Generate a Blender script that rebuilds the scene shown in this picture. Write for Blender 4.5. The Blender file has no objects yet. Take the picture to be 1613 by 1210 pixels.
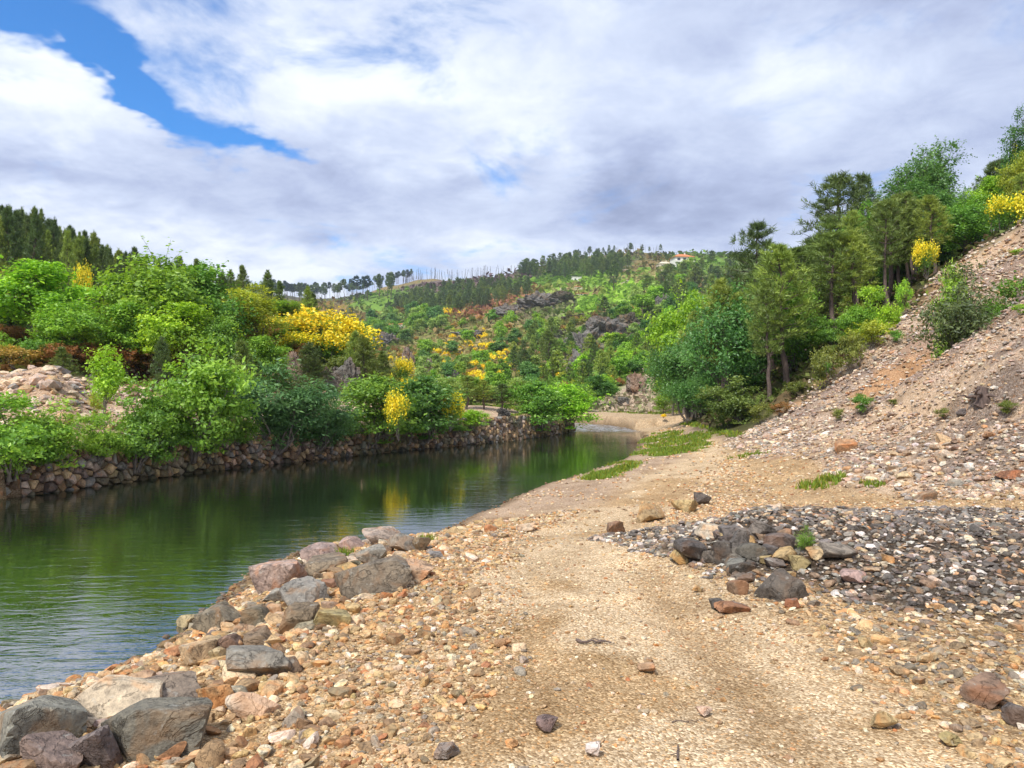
import bpy, bmesh, math, random
import numpy as np
from mathutils import Vector

# ------------------------------------------------------------------ camera, sky, sun, exposure
sc = bpy.context.scene
COL = sc.collection
F, CU, CV, ZC = 1200.0, 806.5, 605.0, 2.6
PITCH = math.atan(15 / F)
cam_d = bpy.data.cameras.new('camera')
cam_d.sensor_width = 36.0
cam_d.lens = 36.0 * F / 1613.0
cam_d.clip_start = 0.1
cam_d.clip_end = 6000
cam = bpy.data.objects.new('camera', cam_d)
COL.objects.link(cam)
cam.location = (0, 0, ZC)
cam.rotation_euler = (math.pi / 2 + PITCH, 0, 0)
sc.camera = cam
sc.render.resolution_x, sc.render.resolution_y = 1024, 768
sc.view_settings.view_transform = 'Standard'
sc.view_settings.look = 'None'
sc.view_settings.gamma = 1.0
sc.view_settings.exposure = 1.0

SUN_EL, SUN_AZ = math.radians(52), math.radians(215)     # azimuth clockwise from +Y: behind the camera, to the left
sun_d = bpy.data.lights.new('sun', 'SUN')
sun_d.energy = 2.5
sun_d.angle = math.radians(10)
sun_d.color = (1.0, 0.95, 0.86)
sun = bpy.data.objects.new('sun', sun_d)
COL.objects.link(sun)
sv = Vector((math.sin(SUN_AZ) * math.cos(SUN_EL), math.cos(SUN_AZ) * math.cos(SUN_EL), math.sin(SUN_EL)))
sun.rotation_euler = (-sv).to_track_quat('-Z', 'Y').to_euler()
sun.location = (-20, -30, 60)


class NT:
    """small helper round a node tree"""
    def __init__(s, tree):
        s.t = tree
        s.n = tree.nodes
        s.l = tree.links

    def put(s, sock, v):
        if hasattr(v, 'is_linked') or isinstance(v, bpy.types.NodeSocket):
            s.l.new(v, sock)
        elif v is not None:
            sock.default_value = v

    def node(s, typ, **kw):
        nd = s.n.new(typ)
        for k, v in kw.items():
            setattr(nd, k, v)
        return nd

    def m(s, op, a, b=None, c=None, clamp=False):
        nd = s.node('ShaderNodeMath', operation=op)
        nd.use_clamp = clamp
        for i, v in enumerate((a, b, c)):
            if v is not None:
                s.put(nd.inputs[i], v)
        return nd.outputs[0]

    def vm(s, op, a, b=None):
        nd = s.node('ShaderNodeVectorMath', operation=op)
        s.put(nd.inputs[0], a)
        if b is not None:
            s.put(nd.inputs[1], b)
        return nd.outputs[0]

    def noise(s, vec, scale, detail=4, rough=0.5, dist=0.0, out=0):
        nd = s.node('ShaderNodeTexNoise')
        if vec is not None:
            s.put(nd.inputs['Vector'], vec)
        nd.inputs['Scale'].default_value = scale
        nd.inputs['Detail'].default_value = detail
        nd.inputs['Roughness'].default_value = rough
        nd.inputs['Distortion'].default_value = dist
        return nd.outputs[out]

    def ramp(s, fac, stops, interp='LINEAR'):
        nd = s.node('ShaderNodeValToRGB')
        nd.color_ramp.interpolation = interp
        el = nd.color_ramp.elements
        while len(el) < len(stops):
            el.new(0.5)
        for e, (p, c) in zip(el, stops):
            e.position = p
            e.color = (c[0], c[1], c[2], 1) if len(c) == 3 else c
        s.put(nd.inputs[0], fac)
        return nd.outputs[0]

    def mix(s, fac, a, b, blend='MIX'):
        nd = s.node('ShaderNodeMix', data_type='RGBA', blend_type=blend)
        s.put(nd.inputs[0], fac)
        for i, v in ((6, a), (7, b)):
            if isinstance(v, tuple) and len(v) == 3:
                v = (*v, 1)
            s.put(nd.inputs[i], v)
        return nd.outputs[2]

    def smooth(s, x, lo, hi):
        nd = s.node('ShaderNodeMapRange', interpolation_type='SMOOTHSTEP')
        s.put(nd.inputs[0], x)
        nd.inputs[1].default_value = lo
        nd.inputs[2].default_value = hi
        return nd.outputs[0]


def build_world():
    w = bpy.data.worlds.new('World')
    sc.world = w
    w.use_nodes = True
    T = NT(w.node_tree)
    T.n.clear()
    out = T.node('ShaderNodeOutputWorld')
    bg = T.node('ShaderNodeBackground')
    T.l.new(bg.outputs[0], out.inputs[0])
    sky = T.node('ShaderNodeTexSky', sky_type='NISHITA')
    sky.sun_disc = False
    sky.sun_elevation = SUN_EL
    sky.sun_rotation = SUN_AZ
    sky.air_density = 1.0
    sky.dust_density = 0.3
    sky.ozone_density = 3.0
    tc = T.node('ShaderNodeTexCoord')
    D = tc.outputs['Generated']
    sx = T.node('ShaderNodeSeparateXYZ')
    T.l.new(D, sx.inputs[0])
    x, y, z = sx.outputs
    zp = T.m('ADD', T.m('MAXIMUM', z, 0.0), 0.22)
    cx = T.node('ShaderNodeCombineXYZ')
    T.put(cx.inputs[0], T.m('DIVIDE', x, zp))
    T.put(cx.inputs[1], T.m('DIVIDE', y, zp))
    T.put(cx.inputs[2], T.m('MULTIPLY', z, 0.8))
    P = cx.outputs[0]
    wn = T.noise(P, 2.1, 5, 0.6, out=1)
    ws = T.node('ShaderNodeSeparateColor')
    T.l.new(wn, ws.inputs[0])
    az = T.m('ADD', T.m('ARCTAN2', x, y), T.m('MULTIPLY', T.m('SUBTRACT', ws.outputs[0], 0.5), 0.34))
    el = T.m('ADD', T.m('ARCSINE', z), T.m('MULTIPLY', T.m('SUBTRACT', ws.outputs[1], 0.5), 0.20))

    def g(u, v, ru, rv, rot=0.0):
        a0 = math.atan((u - CU) / F)
        e0 = math.atan((620 - v) / F * math.cos(a0))
        c, s_ = math.cos(math.radians(rot)), math.sin(math.radians(rot))
        da = T.m('SUBTRACT', az, a0)
        de = T.m('SUBTRACT', el, e0)
        p = T.m('DIVIDE', T.m('ADD', T.m('MULTIPLY', da, c), T.m('MULTIPLY', de, s_)), ru / F)
        q = T.m('DIVIDE', T.m('SUBTRACT', T.m('MULTIPLY', de, c), T.m('MULTIPLY', da, s_)), rv / F)
        r2 = T.m('ADD', T.m('MULTIPLY', p, p), T.m('MULTIPLY', q, q))
        return T.m('EXPONENT', T.m('MULTIPLY', r2, -1.0))

    def total(base, feats):
        acc = base
        for (wgt, *a) in feats:
            acc = T.m('ADD', acc, T.m('MULTIPLY', g(*a), wgt))
        return acc
    # how open the cloud deck is
    n1 = T.noise(P, 2.6, 10, 0.60, 0.5)
    hole = total(T.m('MULTIPLY', T.m('SUBTRACT', n1, 0.5), 1.9), [
        (0.64, 30, 45, 120, 26, -16), (0.78, 175, 108, 140, 26, -34), (0.74, 405, 214, 80, 26, -8),
        (0.42, 255, 178, 60, 20, -30), (0.2, 600, 465, 300, 16, 0), (0.42, -250, -150, 330, 90, -20),
        (0.85, -120, -260, 800, 170, 5), (-0.3, 130, 190, 130, 60, -15)])
    blue = T.smooth(hole, 0.12, 0.64)
    # light and dark in the cloud
    n2 = T.noise(P, 1.05, 8, 0.56, 0.5)
    n3 = T.noise(P, 4.2, 10, 0.64, 0.3)
    base = T.m('ADD', T.m('MULTIPLY', T.m('SUBTRACT', n2, 0.5), 1.1), T.m('MULTIPLY', T.m('SUBTRACT', n3, 0.5), 0.95))
    B = total(T.m('ADD', base, T.m('MULTIPLY_ADD', T.m('EXPONENT', T.m('MULTIPLY', T.m('MAXIMUM', z, 0.0), -5.0)), 0.14, 0.62)), [
        (0.42, 90, 150, 150, 70, -25), (0.40, 800, 250, 110, 75, 0), (0.30, 560, 120, 260, 60, 5),
        (0.28, 1250, 110, 200, 50, -5), (0.35, 400, 425, 110, 22, 0), (0.18, 500, 390, 420, 30, 0),
        (-0.48, 985, 300, 105, 58, -8), (-0.42, 725, 285, 70, 32, -5), (-0.42, 540, 275, 95, 50, 0),
        (-0.32, 60, 290, 160, 30, 0), (-0.26, 1250, 300, 230, 60, 0), (-0.32, 1350, 30, 380, 55, 0),
        (-0.22, 330, 290, 120, 60, -10)])
    cloud = T.ramp(B, [(0.05, (0.18, 0.212, 0.315)), (0.36, (0.26, 0.30, 0.42)), (0.66, (0.36, 0.405, 0.51)), (0.98, (0.52, 0.55, 0.60))])
    # the clear sky, seen deep blue between the clouds
    skyc = T.vm('MULTIPLY', sky.outputs[0], (0.026, 0.068, 0.105))
    colr = T.mix(blue, cloud, skyc)
    T.l.new(colr, bg.inputs[0])
    bg.inputs[1].default_value = 1.0


build_world()

# ------------------------------------------------------------------ small maths
rng = np.random.default_rng(7)
random.seed(7)


def _hash(ix, iy, iz):
    h = (ix * 374761393 + iy * 668265263 + iz * 2147483647 + 1013904223) & 0x7fffffff
    h = ((h ^ (h >> 13)) * 1274126177) & 0x7fffffff
    h = ((h ^ (h >> 16)) * 1103515245) & 0x7fffffff
    return (h & 0xffffff) / float(0xffffff) * 2 - 1


def vnoise(x, y, z=None):
    x = np.asarray(x, float)
    y = np.asarray(y, float)
    if z is None:
        ix, iy = np.floor(x).astype(np.int64), np.floor(y).astype(np.int64)
        fx, fy = x - ix, y - iy
        fx, fy = fx * fx * (3 - 2 * fx), fy * fy * (3 - 2 * fy)
        a, b = _hash(ix, iy, 0), _hash(ix + 1, iy, 0)
        c, d = _hash(ix, iy + 1, 0), _hash(ix + 1, iy + 1, 0)
        a = a + (b - a) * fx
        c = c + (d - c) * fx
        return a + (c - a) * fy
    z = np.asarray(z, float)
    ix, iy, iz = (np.floor(a).astype(np.int64) for a in (x, y, z))
    fx, fy, fz = x - ix, y - iy, z - iz
    fx, fy, fz = (f * f * (3 - 2 * f) for f in (fx, fy, fz))
    r = 0
    for dx in (0, 1):
        for dy in (0, 1):
            for dz in (0, 1):
                r = r + _hash(ix + dx, iy + dy, iz + dz) * (fx if dx else 1 - fx) * (fy if dy else 1 - fy) * (fz if dz else 1 - fz)
    return r


def fbm(x, y, z=None, o=4, gain=0.5):
    a, r = 1.0, 0.0
    for i in range(o):
        k = 2.03 ** i
        r = r + a * vnoise(np.asarray(x) * k + 17.3 * i, np.asarray(y) * k - 9.1 * i, None if z is None else np.asarray(z) * k + 5.7 * i)
        a *= gain
    return r


def sstep(x, a, b):
    t = np.clip((np.asarray(x, float) - a) / (b - a), 0, 1)
    return t * t * (3 - 2 * t)


def gs(x, s):
    return np.exp(-(np.asarray(x) / s) ** 2)


def poly_sd(x, y, poly):
    """signed distance, negative inside"""
    poly = np.array(poly, float)
    d = np.full(x.shape, 1e9)
    ins = np.zeros(x.shape, bool)
    for i in range(len(poly)):
        ax, ay = poly[i]
        bx, by = poly[(i + 1) % len(poly)]
        ex, ey = bx - ax, by - ay
        t = np.clip(((x - ax) * ex + (y - ay) * ey) / (ex * ex + ey * ey), 0, 1)
        d = np.minimum(d, np.hypot(x - ax - t * ex, y - ay - t * ey))
        if ay != by:
            c = ((ay > y) != (by > y)) & (x < (bx - ax) * (y - ay) / (by - ay) + ax)
            ins ^= c
    return np.where(ins, -d, d)


# ------------------------------------------------------------------ lie of the land (metres, water level 0)
WALL = [(-24, -4), (-20, 6), (-16, 14), (-12.7, 18.9), (-10.9, 24.4), (-9.2, 28.1), (-6.6, 32.4), (-3.6, 37.2), (0, 42.5), (3.0, 49), (4.2, 54)]
LBANK = [(-28, -60)] + WALL + [(3.5, 59), (1, 65), (-8, 75), (-18, 88), (-44, 110), (-200, 185)]
RSHORE = [(-12, -60), (-8, -20), (-5.5, 0), (-4.7, 4), (-4.1, 6), (-3.5, 7.1), (-3.55, 8.6), (-3.75, 11.1), (-3.4, 12.5), (-2.4, 13.4), (-1.3, 14.2),
          (-0.85, 16), (0.75, 20.8), (3, 25.5), (5, 31.2), (7.6, 44), (8.8, 52), (8.8, 58)]
RFAR = [(8.0, 63), (4, 71), (-4, 81), (-14, 95), (-40, 120), (-200, 200)]
RIVER = RSHORE + RFAR + LBANK[::-1]
LEFTP = LBANK + [(-900, 400), (-900, -60)]

LCOL = {
    -900: [(0, 1.3), (15, 1.5), (25, 3), (40, 7), (60, 14), (90, 24), (140, 28), (300, 20)],
    0: [(20, 1.25), (23, 1.7), (26, 3.3), (28, 3.3), (31, 3), (36, 4.5), (50, 8.5), (75, 15.5), (90, 19), (110, 19), (150, 12), (250, 4)],
    80: [(20, 1.25), (23.5, 1.8), (26, 3.75), (28.5, 3.6), (32, 3.2), (40, 5.2), (55, 9), (75, 14.5), (88, 17), (110, 15), (150, 8), (250, 4)],
    150: [(23, 1.2), (26, 2.0), (28, 2.6), (34, 3), (45, 5.5), (60, 9.5), (85, 15), (105, 13), (150, 6), (250, 3)],
    300: [(25, 1.2), (30, 1.9), (36, 2.6), (45, 5), (60, 9), (78, 12.3), (95, 10.5), (140, 4), (250, 3)],
    420: [(28, 1.2), (34, 1.7), (42, 2.6), (52, 6), (65, 9.6), (76, 10.8), (92, 8), (130, 3)],
    500: [(30, 1.2), (36, 1.7), (44, 2.2), (54, 5.5), (64, 8), (72, 8), (90, 4), (130, 2)],
    570: [(32, 1.2), (38, 2.0), (42, 1.9), (50, 3), (58, 5.3), (66, 5), (85, 2), (130, 1.5)],
    650: [(36, 1.3), (44, 1.6), (56, 2.4), (62, 2.8), (75, 1.5)],
    760: [(38, 1.3), (43, 1.35), (46, 1.95), (50, 1.85), (55, 1.4), (60, 1)],
    850: [(41, 1.3), (47, 1.4), (52, 1.4), (60, 1)],
    1200: [(41, 1.3), (60, 1)],
}
FCOL = {
    -900: [(100, 600), (300, 500), (700, 470), (900, 450)],
    0: [(100, 620), (200, 590), (400, 520), (900, 470)],
    300: [(100, 620), (200, 590), (400, 530), (700, 490), (900, 474)],
    420: [(95, 620), (150, 612), (250, 585), (400, 530), (600, 497), (900, 470)],
    500: [(95, 620), (150, 608), (250, 572), (380, 527), (560, 497), (900, 470)],
    600: [(90, 620), (150, 600), (250, 555), (350, 522), (500, 492), (700, 468), (850, 452)],
    680: [(90, 622), (150, 598), (250, 552), (360, 512), (520, 478), (680, 450), (800, 440)],
    750: [(85, 630), (110, 616), (150, 598), (250, 545), (380, 502), (540, 462), (700, 432)],
    820: [(80, 645), (110, 612), (150, 590), (250, 535), (360, 492), (500, 455), (700, 420)],
    900: [(75, 655), (100, 615), (150, 580), (250, 526), (350, 488), (480, 443), (700, 410)],
    1000: [(72, 657), (80, 650), (92, 612), (130, 575), (200, 530), (300, 488), (480, 430), (700, 404)],
    1090: [(72, 657), (80, 645), (90, 610), (130, 570), (200, 525), (300, 482), (480, 418), (700, 399)],
    1200: [(72, 645), (100, 600), (200, 520), (300, 478), (480, 425), (700, 396)],
    1613: [(72, 640), (100, 600), (200, 520), (480, 430), (700, 390)],
    2600: [(72, 640), (100, 600), (200, 520), (480, 430), (700, 390)],
}
DG = np.exp(np.linspace(math.log(3), math.log(4000), 260))
_ug = np.arange(-900, 2601, 10.0)


def _surface(cols, is_v):
    us = sorted(cols)
    prof = []
    for u in us:
        p = cols[u]
        dd = np.array([a for a, b in p], float)
        if is_v:
            zz = np.array([ZC + (620 - b) / F * a for a, b in p])
            dd = np.concatenate([[40, 60], dd, [dd[-1] * 1.25, dd[-1] * 2.2, 4000]])
            zz = np.concatenate([[0.3, 0.35], zz, [zz[-1] * 0.97, zz[-1] * 0.8, zz[-1] * 0.5]])
        else:
            zz = np.array([b for a, b in p], float)
        prof.append(np.interp(np.log(DG), np.log(np.maximum(dd, 1.0)), zz))
    prof = np.array(prof)
    tab = np.array([np.interp(_ug, us, prof[:, j]) for j in range(len(DG))]).T
    k = np.hanning(9)
    k /= k.sum()
    pad = np.pad(tab, ((4, 4), (0, 0)), 'edge')
    tab = sum(k[i] * pad[i:i + len(_ug)] for i in range(9))
    k = np.hanning(7)
    k /= k.sum()
    pad = np.pad(tab, ((0, 0), (3, 3)), 'edge')
    return sum(k[i] * pad[:, i:i + len(DG)] for i in range(7))


LT = _surface(LCOL, False)
FT = _surface(FCOL, True)


def _lookup(tab, x, y):
    yy = np.maximum(y, 0.02)
    u = np.clip(CU + F * x / yy, -900, 2599)
    d = np.clip(np.where(y > 0.5, yy, 3), 3.01, 3990)
    fu = (u + 900) / 10.0
    fd = (np.log(d) - math.log(3)) / (math.log(4000) - math.log(3)) * (len(DG) - 1)
    iu, id_ = np.floor(fu).astype(int), np.floor(fd).astype(int)
    iu = np.clip(iu, 0, len(_ug) - 2)
    id_ = np.clip(id_, 0, len(DG) - 2)
    a, b = fu - iu, fd - id_
    return tab[iu, id_] * (1 - a) * (1 - b) + tab[iu + 1, id_] * a * (1 - b) + tab[iu, id_ + 1] * (1 - a) * b + tab[iu + 1, id_ + 1] * a * b


FOOT_Y = [-60, 0, 8, 12.5, 15.5, 22, 27, 37, 50, 60, 75, 100, 200, 600]
FOOT_X = [14, 12, 10, 8.9, 7.6, 7.7, 8.5, 9.0, 11, 13.5, 16.5, 18, 50, 200]


def smax(a, b, k):
    h = np.clip(0.5 + 0.5 * (a - b) / k, 0, 1)
    return b * (1 - h) + a * h + k * h * (1 - h)


def path_x(y):
    c = np.interp(y, [0, 4.2, 7.3, 11.3, 17, 25, 40, 60], [0.9, 0.75, 0.7, 1.0, 2.9, 6.2, 8.4, 10])
    w = np.interp(y, [0, 4.2, 7.3, 11.3, 17, 25, 40], [1.5, 1.35, 1.1, 1.0, 1.5, 1.3, 1.0])
    return c, w


def mound_f(x, y):
    dx, dy = x - 4.8, y - 8.45
    c, s = math.cos(-0.28), math.sin(-0.28)
    p, q = dx * c + dy * s, dy * c - dx * s
    r = np.hypot(p / 4.3, q / np.where(q < 0, 3.9 + 0.30 * np.clip(dx, -2, 3), 3.1)) + 0.10 * fbm(x * 0.9, y * 0.9, o=3)
    return 1 - sstep(r, 0.25, 1.0)


def height(x, y):
    x = np.asarray(x, float)
    y = np.asarray(y, float)
    sd = poly_sd(x, y, RIVER)
    left = poly_sd(x, y, LEFTP) < 0
    zf = _lookup(FT, x, y)
    dd = np.hypot(x, y)
    zf = zf + fbm(x * 0.012, y * 0.012, o=4) * np.clip((dd - 110) * 0.02, 0, 5.0)
    zf = np.where(y > 45, zf, 0.4)
    # right bank
    s = np.maximum(sd, 0)
    far = sstep(y, 14, 26)
    lowb = sstep(y - 0.25 * x, 7.0, 13.0)
    zr = (0.88 - 0.40 * lowb) * (1 - np.exp(-s / (1.15 + 0.9 * lowb))) + 0.12 * far
    zr = zr * np.interp(y, [42, 58], [1.0, 0.30])
    pc_, pw_ = path_x(y)
    zr = zr - 0.045 * gs(np.abs(x - pc_) - 0.62, 0.2) * (1 - sstep(y, 16, 24)) * (0.6 + 0.4 * vnoise(x * 0.8, y * 0.5))
    zr = zr + 0.34 * mound_f(x, y) + 0.24 * np.exp(-((x - 2.75) / 0.9) ** 2 - ((y - 8.1) / 0.8) ** 2) + 0.035 * fbm(x * 0.8, y * 0.8, o=3) + 0.012 * fbm(x * 5, y * 5, o=2)
    foot = np.interp(y, FOOT_Y, FOOT_X) + 0.5 * fbm(y * 0.25, y * 0 + 3.3, o=3)
    t = x - foot
    sp = np.where(t > 6, t, 0.9 * np.log1p(np.exp(np.clip(t / 0.9, -40, 12))))
    tal = 0.62 * sp
    tal = np.where(tal > 10.8, 10.8 + (tal - 10.8) * 0.22, tal)
    tm = sstep(t, 0.5, 3)
    tal = tal + tm * (0.85 * gs(y - 17.0 - 0.25 * t, 2.2) * sstep(t, 1.5, 5) - 1.35 * gs(y - 22.5 - 0.2 * t, 2.6) * sstep(t, 2.5, 6))
    gul = 1 - np.abs(fbm(y * 0.42 + x * 0.10 + 4.0, x * 0.07, o=4)) * 2.2
    tal = tal + tm * (0.26 * gul + 0.14 * fbm(y * 1.3 + x * 0.2, x * 0.15, o=4) + 0.16 * fbm(x * 0.7, y * 0.7, o=4) - 0.1)
    led = fbm(x * 0.55 + 9, y * 0.16 + 2, o=3)
    tal = tal + tm * 0.30 * (sstep(led, 0.10, 0.22) - 0.5 * sstep(led, -0.3, 0.3))
    zr = zr + tal
    zr = np.where(y > 55, smax(zr, zf, 2.0), zr)
    # left bank
    zl = _lookup(LT, x, y)
    zl = zl + sstep(s, 3, 9) * (0.22 * fbm(x * 0.35, y * 0.35, o=4) + 0.5 * sstep(dd, 40, 70) * fbm(x * 0.12, y * 0.12, o=3))
    wt = wall_top(y)
    zl = wt + (zl - wt) * sstep(s, 0.4, 3.0)
    zl = np.where(y > 62, smax(zl, zf, 2.0), zl)
    z = np.where(left, zl, zr)
    zin = -0.95 * sstep(-sd, 0, 1.6)
    zin = np.where((sd < 0), zin, z)
    return zin


def wall_top(y):
    return np.interp(y, [10, 19, 30, 43, 52], [0.95, 1.0, 1.15, 1.35, 1.3])


def h1(x, y):
    return float(height(np.array([x]), np.array([y]))[0])


FWD = np.array([0, math.cos(PITCH), math.sin(PITCH)])
UPV = np.array([0, -math.sin(PITCH), math.cos(PITCH)])


def raydir(u, v):
    return np.array([(u - CU) / F, 0, 0]) + FWD + UPV * ((CV - v) / F)


_ts = np.exp(np.linspace(math.log(1.8), math.log(1600), 330))


def at(u, v):
    """the point of the land seen at a picture position"""
    d = raydir(u, v)
    X, Y, Z = d[0] * _ts, d[1] * _ts, ZC + d[2] * _ts
    hit = np.nonzero(Z < np.maximum(height(X, Y), 0.0))[0]
    if len(hit) == 0:
        return None
    i = hit[0]
    a, b = _ts[max(i - 1, 0)], _ts[i]
    tt = np.linspace(a, b, 14)
    X, Y, Z = d[0] * tt, d[1] * tt, ZC + d[2] * tt
    H = np.maximum(height(X, Y), 0)
    k = np.nonzero(Z <= H)[0]
    k = k[0] if len(k) else 13
    return (X[k], Y[k], float(height(X[k:k + 1], Y[k:k + 1])[0]))


def at_d(u, d):
    x = (u - CU) / F * d
    return (x, d, h1(x, d))


def proj(x, y, z):
    r = np.stack([x, y, z - ZC], -1)
    dep = r @ FWD
    dep = np.where(dep < 0.2, 0.2, dep)
    return CU + F * r[..., 0] / dep, CV - F * (r @ UPV) / dep, dep


# ------------------------------------------------------------------ mesh and object helpers
def mk(name, V, quads=None, tris=None, mats=(), smooth=False, attrs=None, midx=None):
    me = bpy.data.meshes.new(name)
    V = np.ascontiguousarray(V, np.float32)
    me.vertices.add(len(V))
    me.vertices.foreach_set('co', V.ravel())
    li, ls, n = [], [], 0
    if quads is not None and len(quads):
        quads = np.asarray(quads, np.int32)
        li.append(quads.ravel())
        ls.append(np.arange(len(quads)) * 4)
        n = len(quads) * 4
    if tris is not None and len(tris):
        tris = np.asarray(tris, np.int32)
        li.append(tris.ravel())
        ls.append(n + np.arange(len(tris)) * 3)
    li = np.concatenate(li).astype(np.int32)
    ls = np.concatenate(ls).astype(np.int32)
    me.loops.add(len(li))
    me.loops.foreach_set('vertex_index', li)
    me.polygons.add(len(ls))
    me.polygons.foreach_set('loop_start', ls)
    if smooth:
        me.polygons.foreach_set('use_smooth', np.ones(len(ls), bool))
    else:
        me.polygons.foreach_set('use_smooth', np.zeros(len(ls), bool))
    for m in mats:
        me.materials.append(m)
    if midx is not None:
        me.polygons.foreach_set('material_index', np.asarray(midx, np.int32))
    for k, a in (attrs or {}).items():
        a = np.asarray(a, np.float32)
        if a.ndim == 1:
            at_ = me.attributes.new(k, 'FLOAT', 'POINT')
            at_.data.foreach_set('value', a)
        else:
            if a.shape[1] == 3:
                a = np.concatenate([a, np.ones((len(a), 1), np.float32)], 1)
            at_ = me.attributes.new(k, 'FLOAT_COLOR', 'POINT')
            at_.data.foreach_set('color', np.ascontiguousarray(a).ravel())
    me.update(calc_edges=True)
    return me


def ob(name, data, loc=(0, 0, 0), rot=(0, 0, 0), scale=(1, 1, 1), parent=None, color=None):
    o = bpy.data.objects.new(name, data)
    COL.objects.link(o)
    o.location = loc
    o.rotation_euler = rot
    o.scale = scale
    if parent is not None:
        o.parent = parent
    if color is not None:
        o.color = (color[0], color[1], color[2], 1)
    return o


def tag(o, label=None, cat=None, group=None, kind=None):
    if label:
        o['label'] = label
    if cat:
        o['category'] = cat
    if group:
        o['group'] = group
    if kind:
        o['kind'] = kind
    return o


# ------------------------------------------------------------------ materials
def new_mat(name):
    m = bpy.data.materials.new(name)
    m.use_nodes = True
    T = NT(m.node_tree)
    b = T.n['Principled BSDF']
    return m, T, b


def set_spec(b, v):
    b.inputs['Specular IOR Level'].default_value = v


def mat_leaf(name, trans=0.35, hue=0.03):
    m, T, b = new_mat(name)
    T.n.remove(b)
    out = T.n['Material Output']
    oi = T.node('ShaderNodeObjectInfo')
    at_ = T.node('ShaderNodeAttribute', attribute_name='tint')
    tint = at_.outputs['Fac']
    hs = T.node('ShaderNodeHueSaturation')
    T.put(hs.inputs['Color'], oi.outputs['Color'])
    T.put(hs.inputs['Hue'], T.m('ADD', T.m('MULTIPLY', T.m('SUBTRACT', tint, 0.5), -hue), T.m('ADD', 0.5, T.m('MULTIPLY', T.m('SUBTRACT', oi.outputs['Random'], 0.5), 0.02))))
    T.put(hs.inputs['Value'], T.m('MULTIPLY_ADD', tint, 0.95, 0.52))
    d = T.node('ShaderNodeBsdfDiffuse')
    t = T.node('ShaderNodeBsdfTranslucent')
    gl = T.node('ShaderNodeBsdfGlossy')
    gl.inputs['Roughness'].default_value = 0.45
    gl.inputs['Color'].default_value = (0.8, 0.85, 0.9, 1)
    T.l.new(hs.outputs[0], d.inputs[0])
    T.put(t.inputs[0], T.mix(0.5, hs.outputs[0], T.vm('MULTIPLY', hs.outputs[0], (1.5, 1.35, 0.6))))
    a = T.node('ShaderNodeMixShader')
    a.inputs[0].default_value = trans
    T.l.new(d.outputs[0], a.inputs[1])
    T.l.new(t.outputs[0], a.inputs[2])
    c = T.node('ShaderNodeMixShader')
    c.inputs[0].default_value = 0.035
    T.l.new(a.outputs[0], c.inputs[1])
    T.l.new(gl.outputs[0], c.inputs[2])
    T.l.new(c.outputs[0], out.inputs[0])
    return m


def mat_bark(name, c1, c2):
    m, T, b = new_mat(name)
    tc = T.node('ShaderNodeTexCoord')
    mp = T.node('ShaderNodeMapping')
    mp.inputs['Scale'].default_value = (9, 9, 2)
    T.l.new(tc.outputs['Object'], mp.inputs[0])
    n = T.noise(mp.outputs[0], 2, 5, 0.6)
    T.put(b.inputs['Base Color'], T.ramp(n, [(0.3, c1), (0.7, c2)]))
    b.inputs['Roughness'].default_value = 0.9
    bp = T.node('ShaderNodeBump')
    bp.inputs['Strength'].default_value = 0.6
    bp.inputs['Distance'].default_value = 0.03
    T.put(bp.inputs['Height'], n)
    T.l.new(bp.outputs[0], b.inputs['Normal'])
    return m


def mat_stone(name, src, scale=6.0, bump=0.02, lichen=0.0, spec=0.3):
    """src 'object' takes the object's colour, 'attr' the colour stored on the mesh"""
    m, T, b = new_mat(name)
    tc = T.node('ShaderNodeTexCoord')
    if src == 'object':
        oi = T.node('ShaderNodeObjectInfo')
        base = oi.outputs['Color']
        P = T.vm('ADD', T.node('ShaderNodeNewGeometry').outputs['Position'], T.vm('MULTIPLY', oi.outputs['Location'], (3.1, 1.7, 2.3)))
    else:
        base = T.node('ShaderNodeAttribute', attribute_name='col').outputs['Color']
        P = tc.outputs['Object']
    n = T.noise(P, scale, 7, 0.65)
    n2 = T.noise(P, scale * 6, 4, 0.7)
    n3 = T.noise(P, scale * 0.6, 3, 0.5, 1.2)
    v = T.m('ADD', T.m('MULTIPLY', n, 1.15), T.m('MULTIPLY', n2, 0.75))
    c = T.mix(1.0, base, T.ramp(T.m('MULTIPLY', v, 0.526), [(0.36, (0.36, 0.35, 0.35)), (0.46, (0.78, 0.77, 0.76)), (0.54, (1.08, 1.06, 1.03)), (0.66, (1.6, 1.55, 1.46))]), 'MULTIPLY')
    nc = T.noise(P, scale * 0.9, 5, 0.6, 0.8)
    crack = T.m('SUBTRACT', 1.0, T.smooth(T.m('ABSOLUTE', T.m('SUBTRACT', nc, 0.5)), 0.0, 0.022))
    c = T.mix(T.m('MULTIPLY', crack, 0.55), c, T.vm('MULTIPLY', base, (0.25, 0.24, 0.23)))
    c = T.mix(T.m('MULTIPLY', T.smooth(n3, 0.5, 0.68), 0.5), c, T.vm('MULTIPLY', base, (1.35, 0.85, 0.5)))
    if lichen:
        c = T.mix(T.m('MULTIPLY', T.smooth(T.noise(P, scale * 2.2, 5, 0.6, 0.3), 0.60, 0.68), lichen), c, (0.42, 0.42, 0.38))
    T.put(b.inputs['Base Color'], c)
    b.inputs['Roughness'].default_value = 0.75
    set_spec(b, spec)
    bp = T.node('ShaderNodeBump')
    bp.inputs['Strength'].default_value = 0.8
    bp.inputs['Distance'].default_value = bump
    T.put(bp.inputs['Height'], T.m('SUBTRACT', T.m('ADD', T.m('MULTIPLY', n, 1.5), T.m('MULTIPLY', n2, 0.6)), T.m('MULTIPLY', crack, 0.25)))
    T.l.new(bp.outputs[0], b.inputs['Normal'])
    return m


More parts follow.
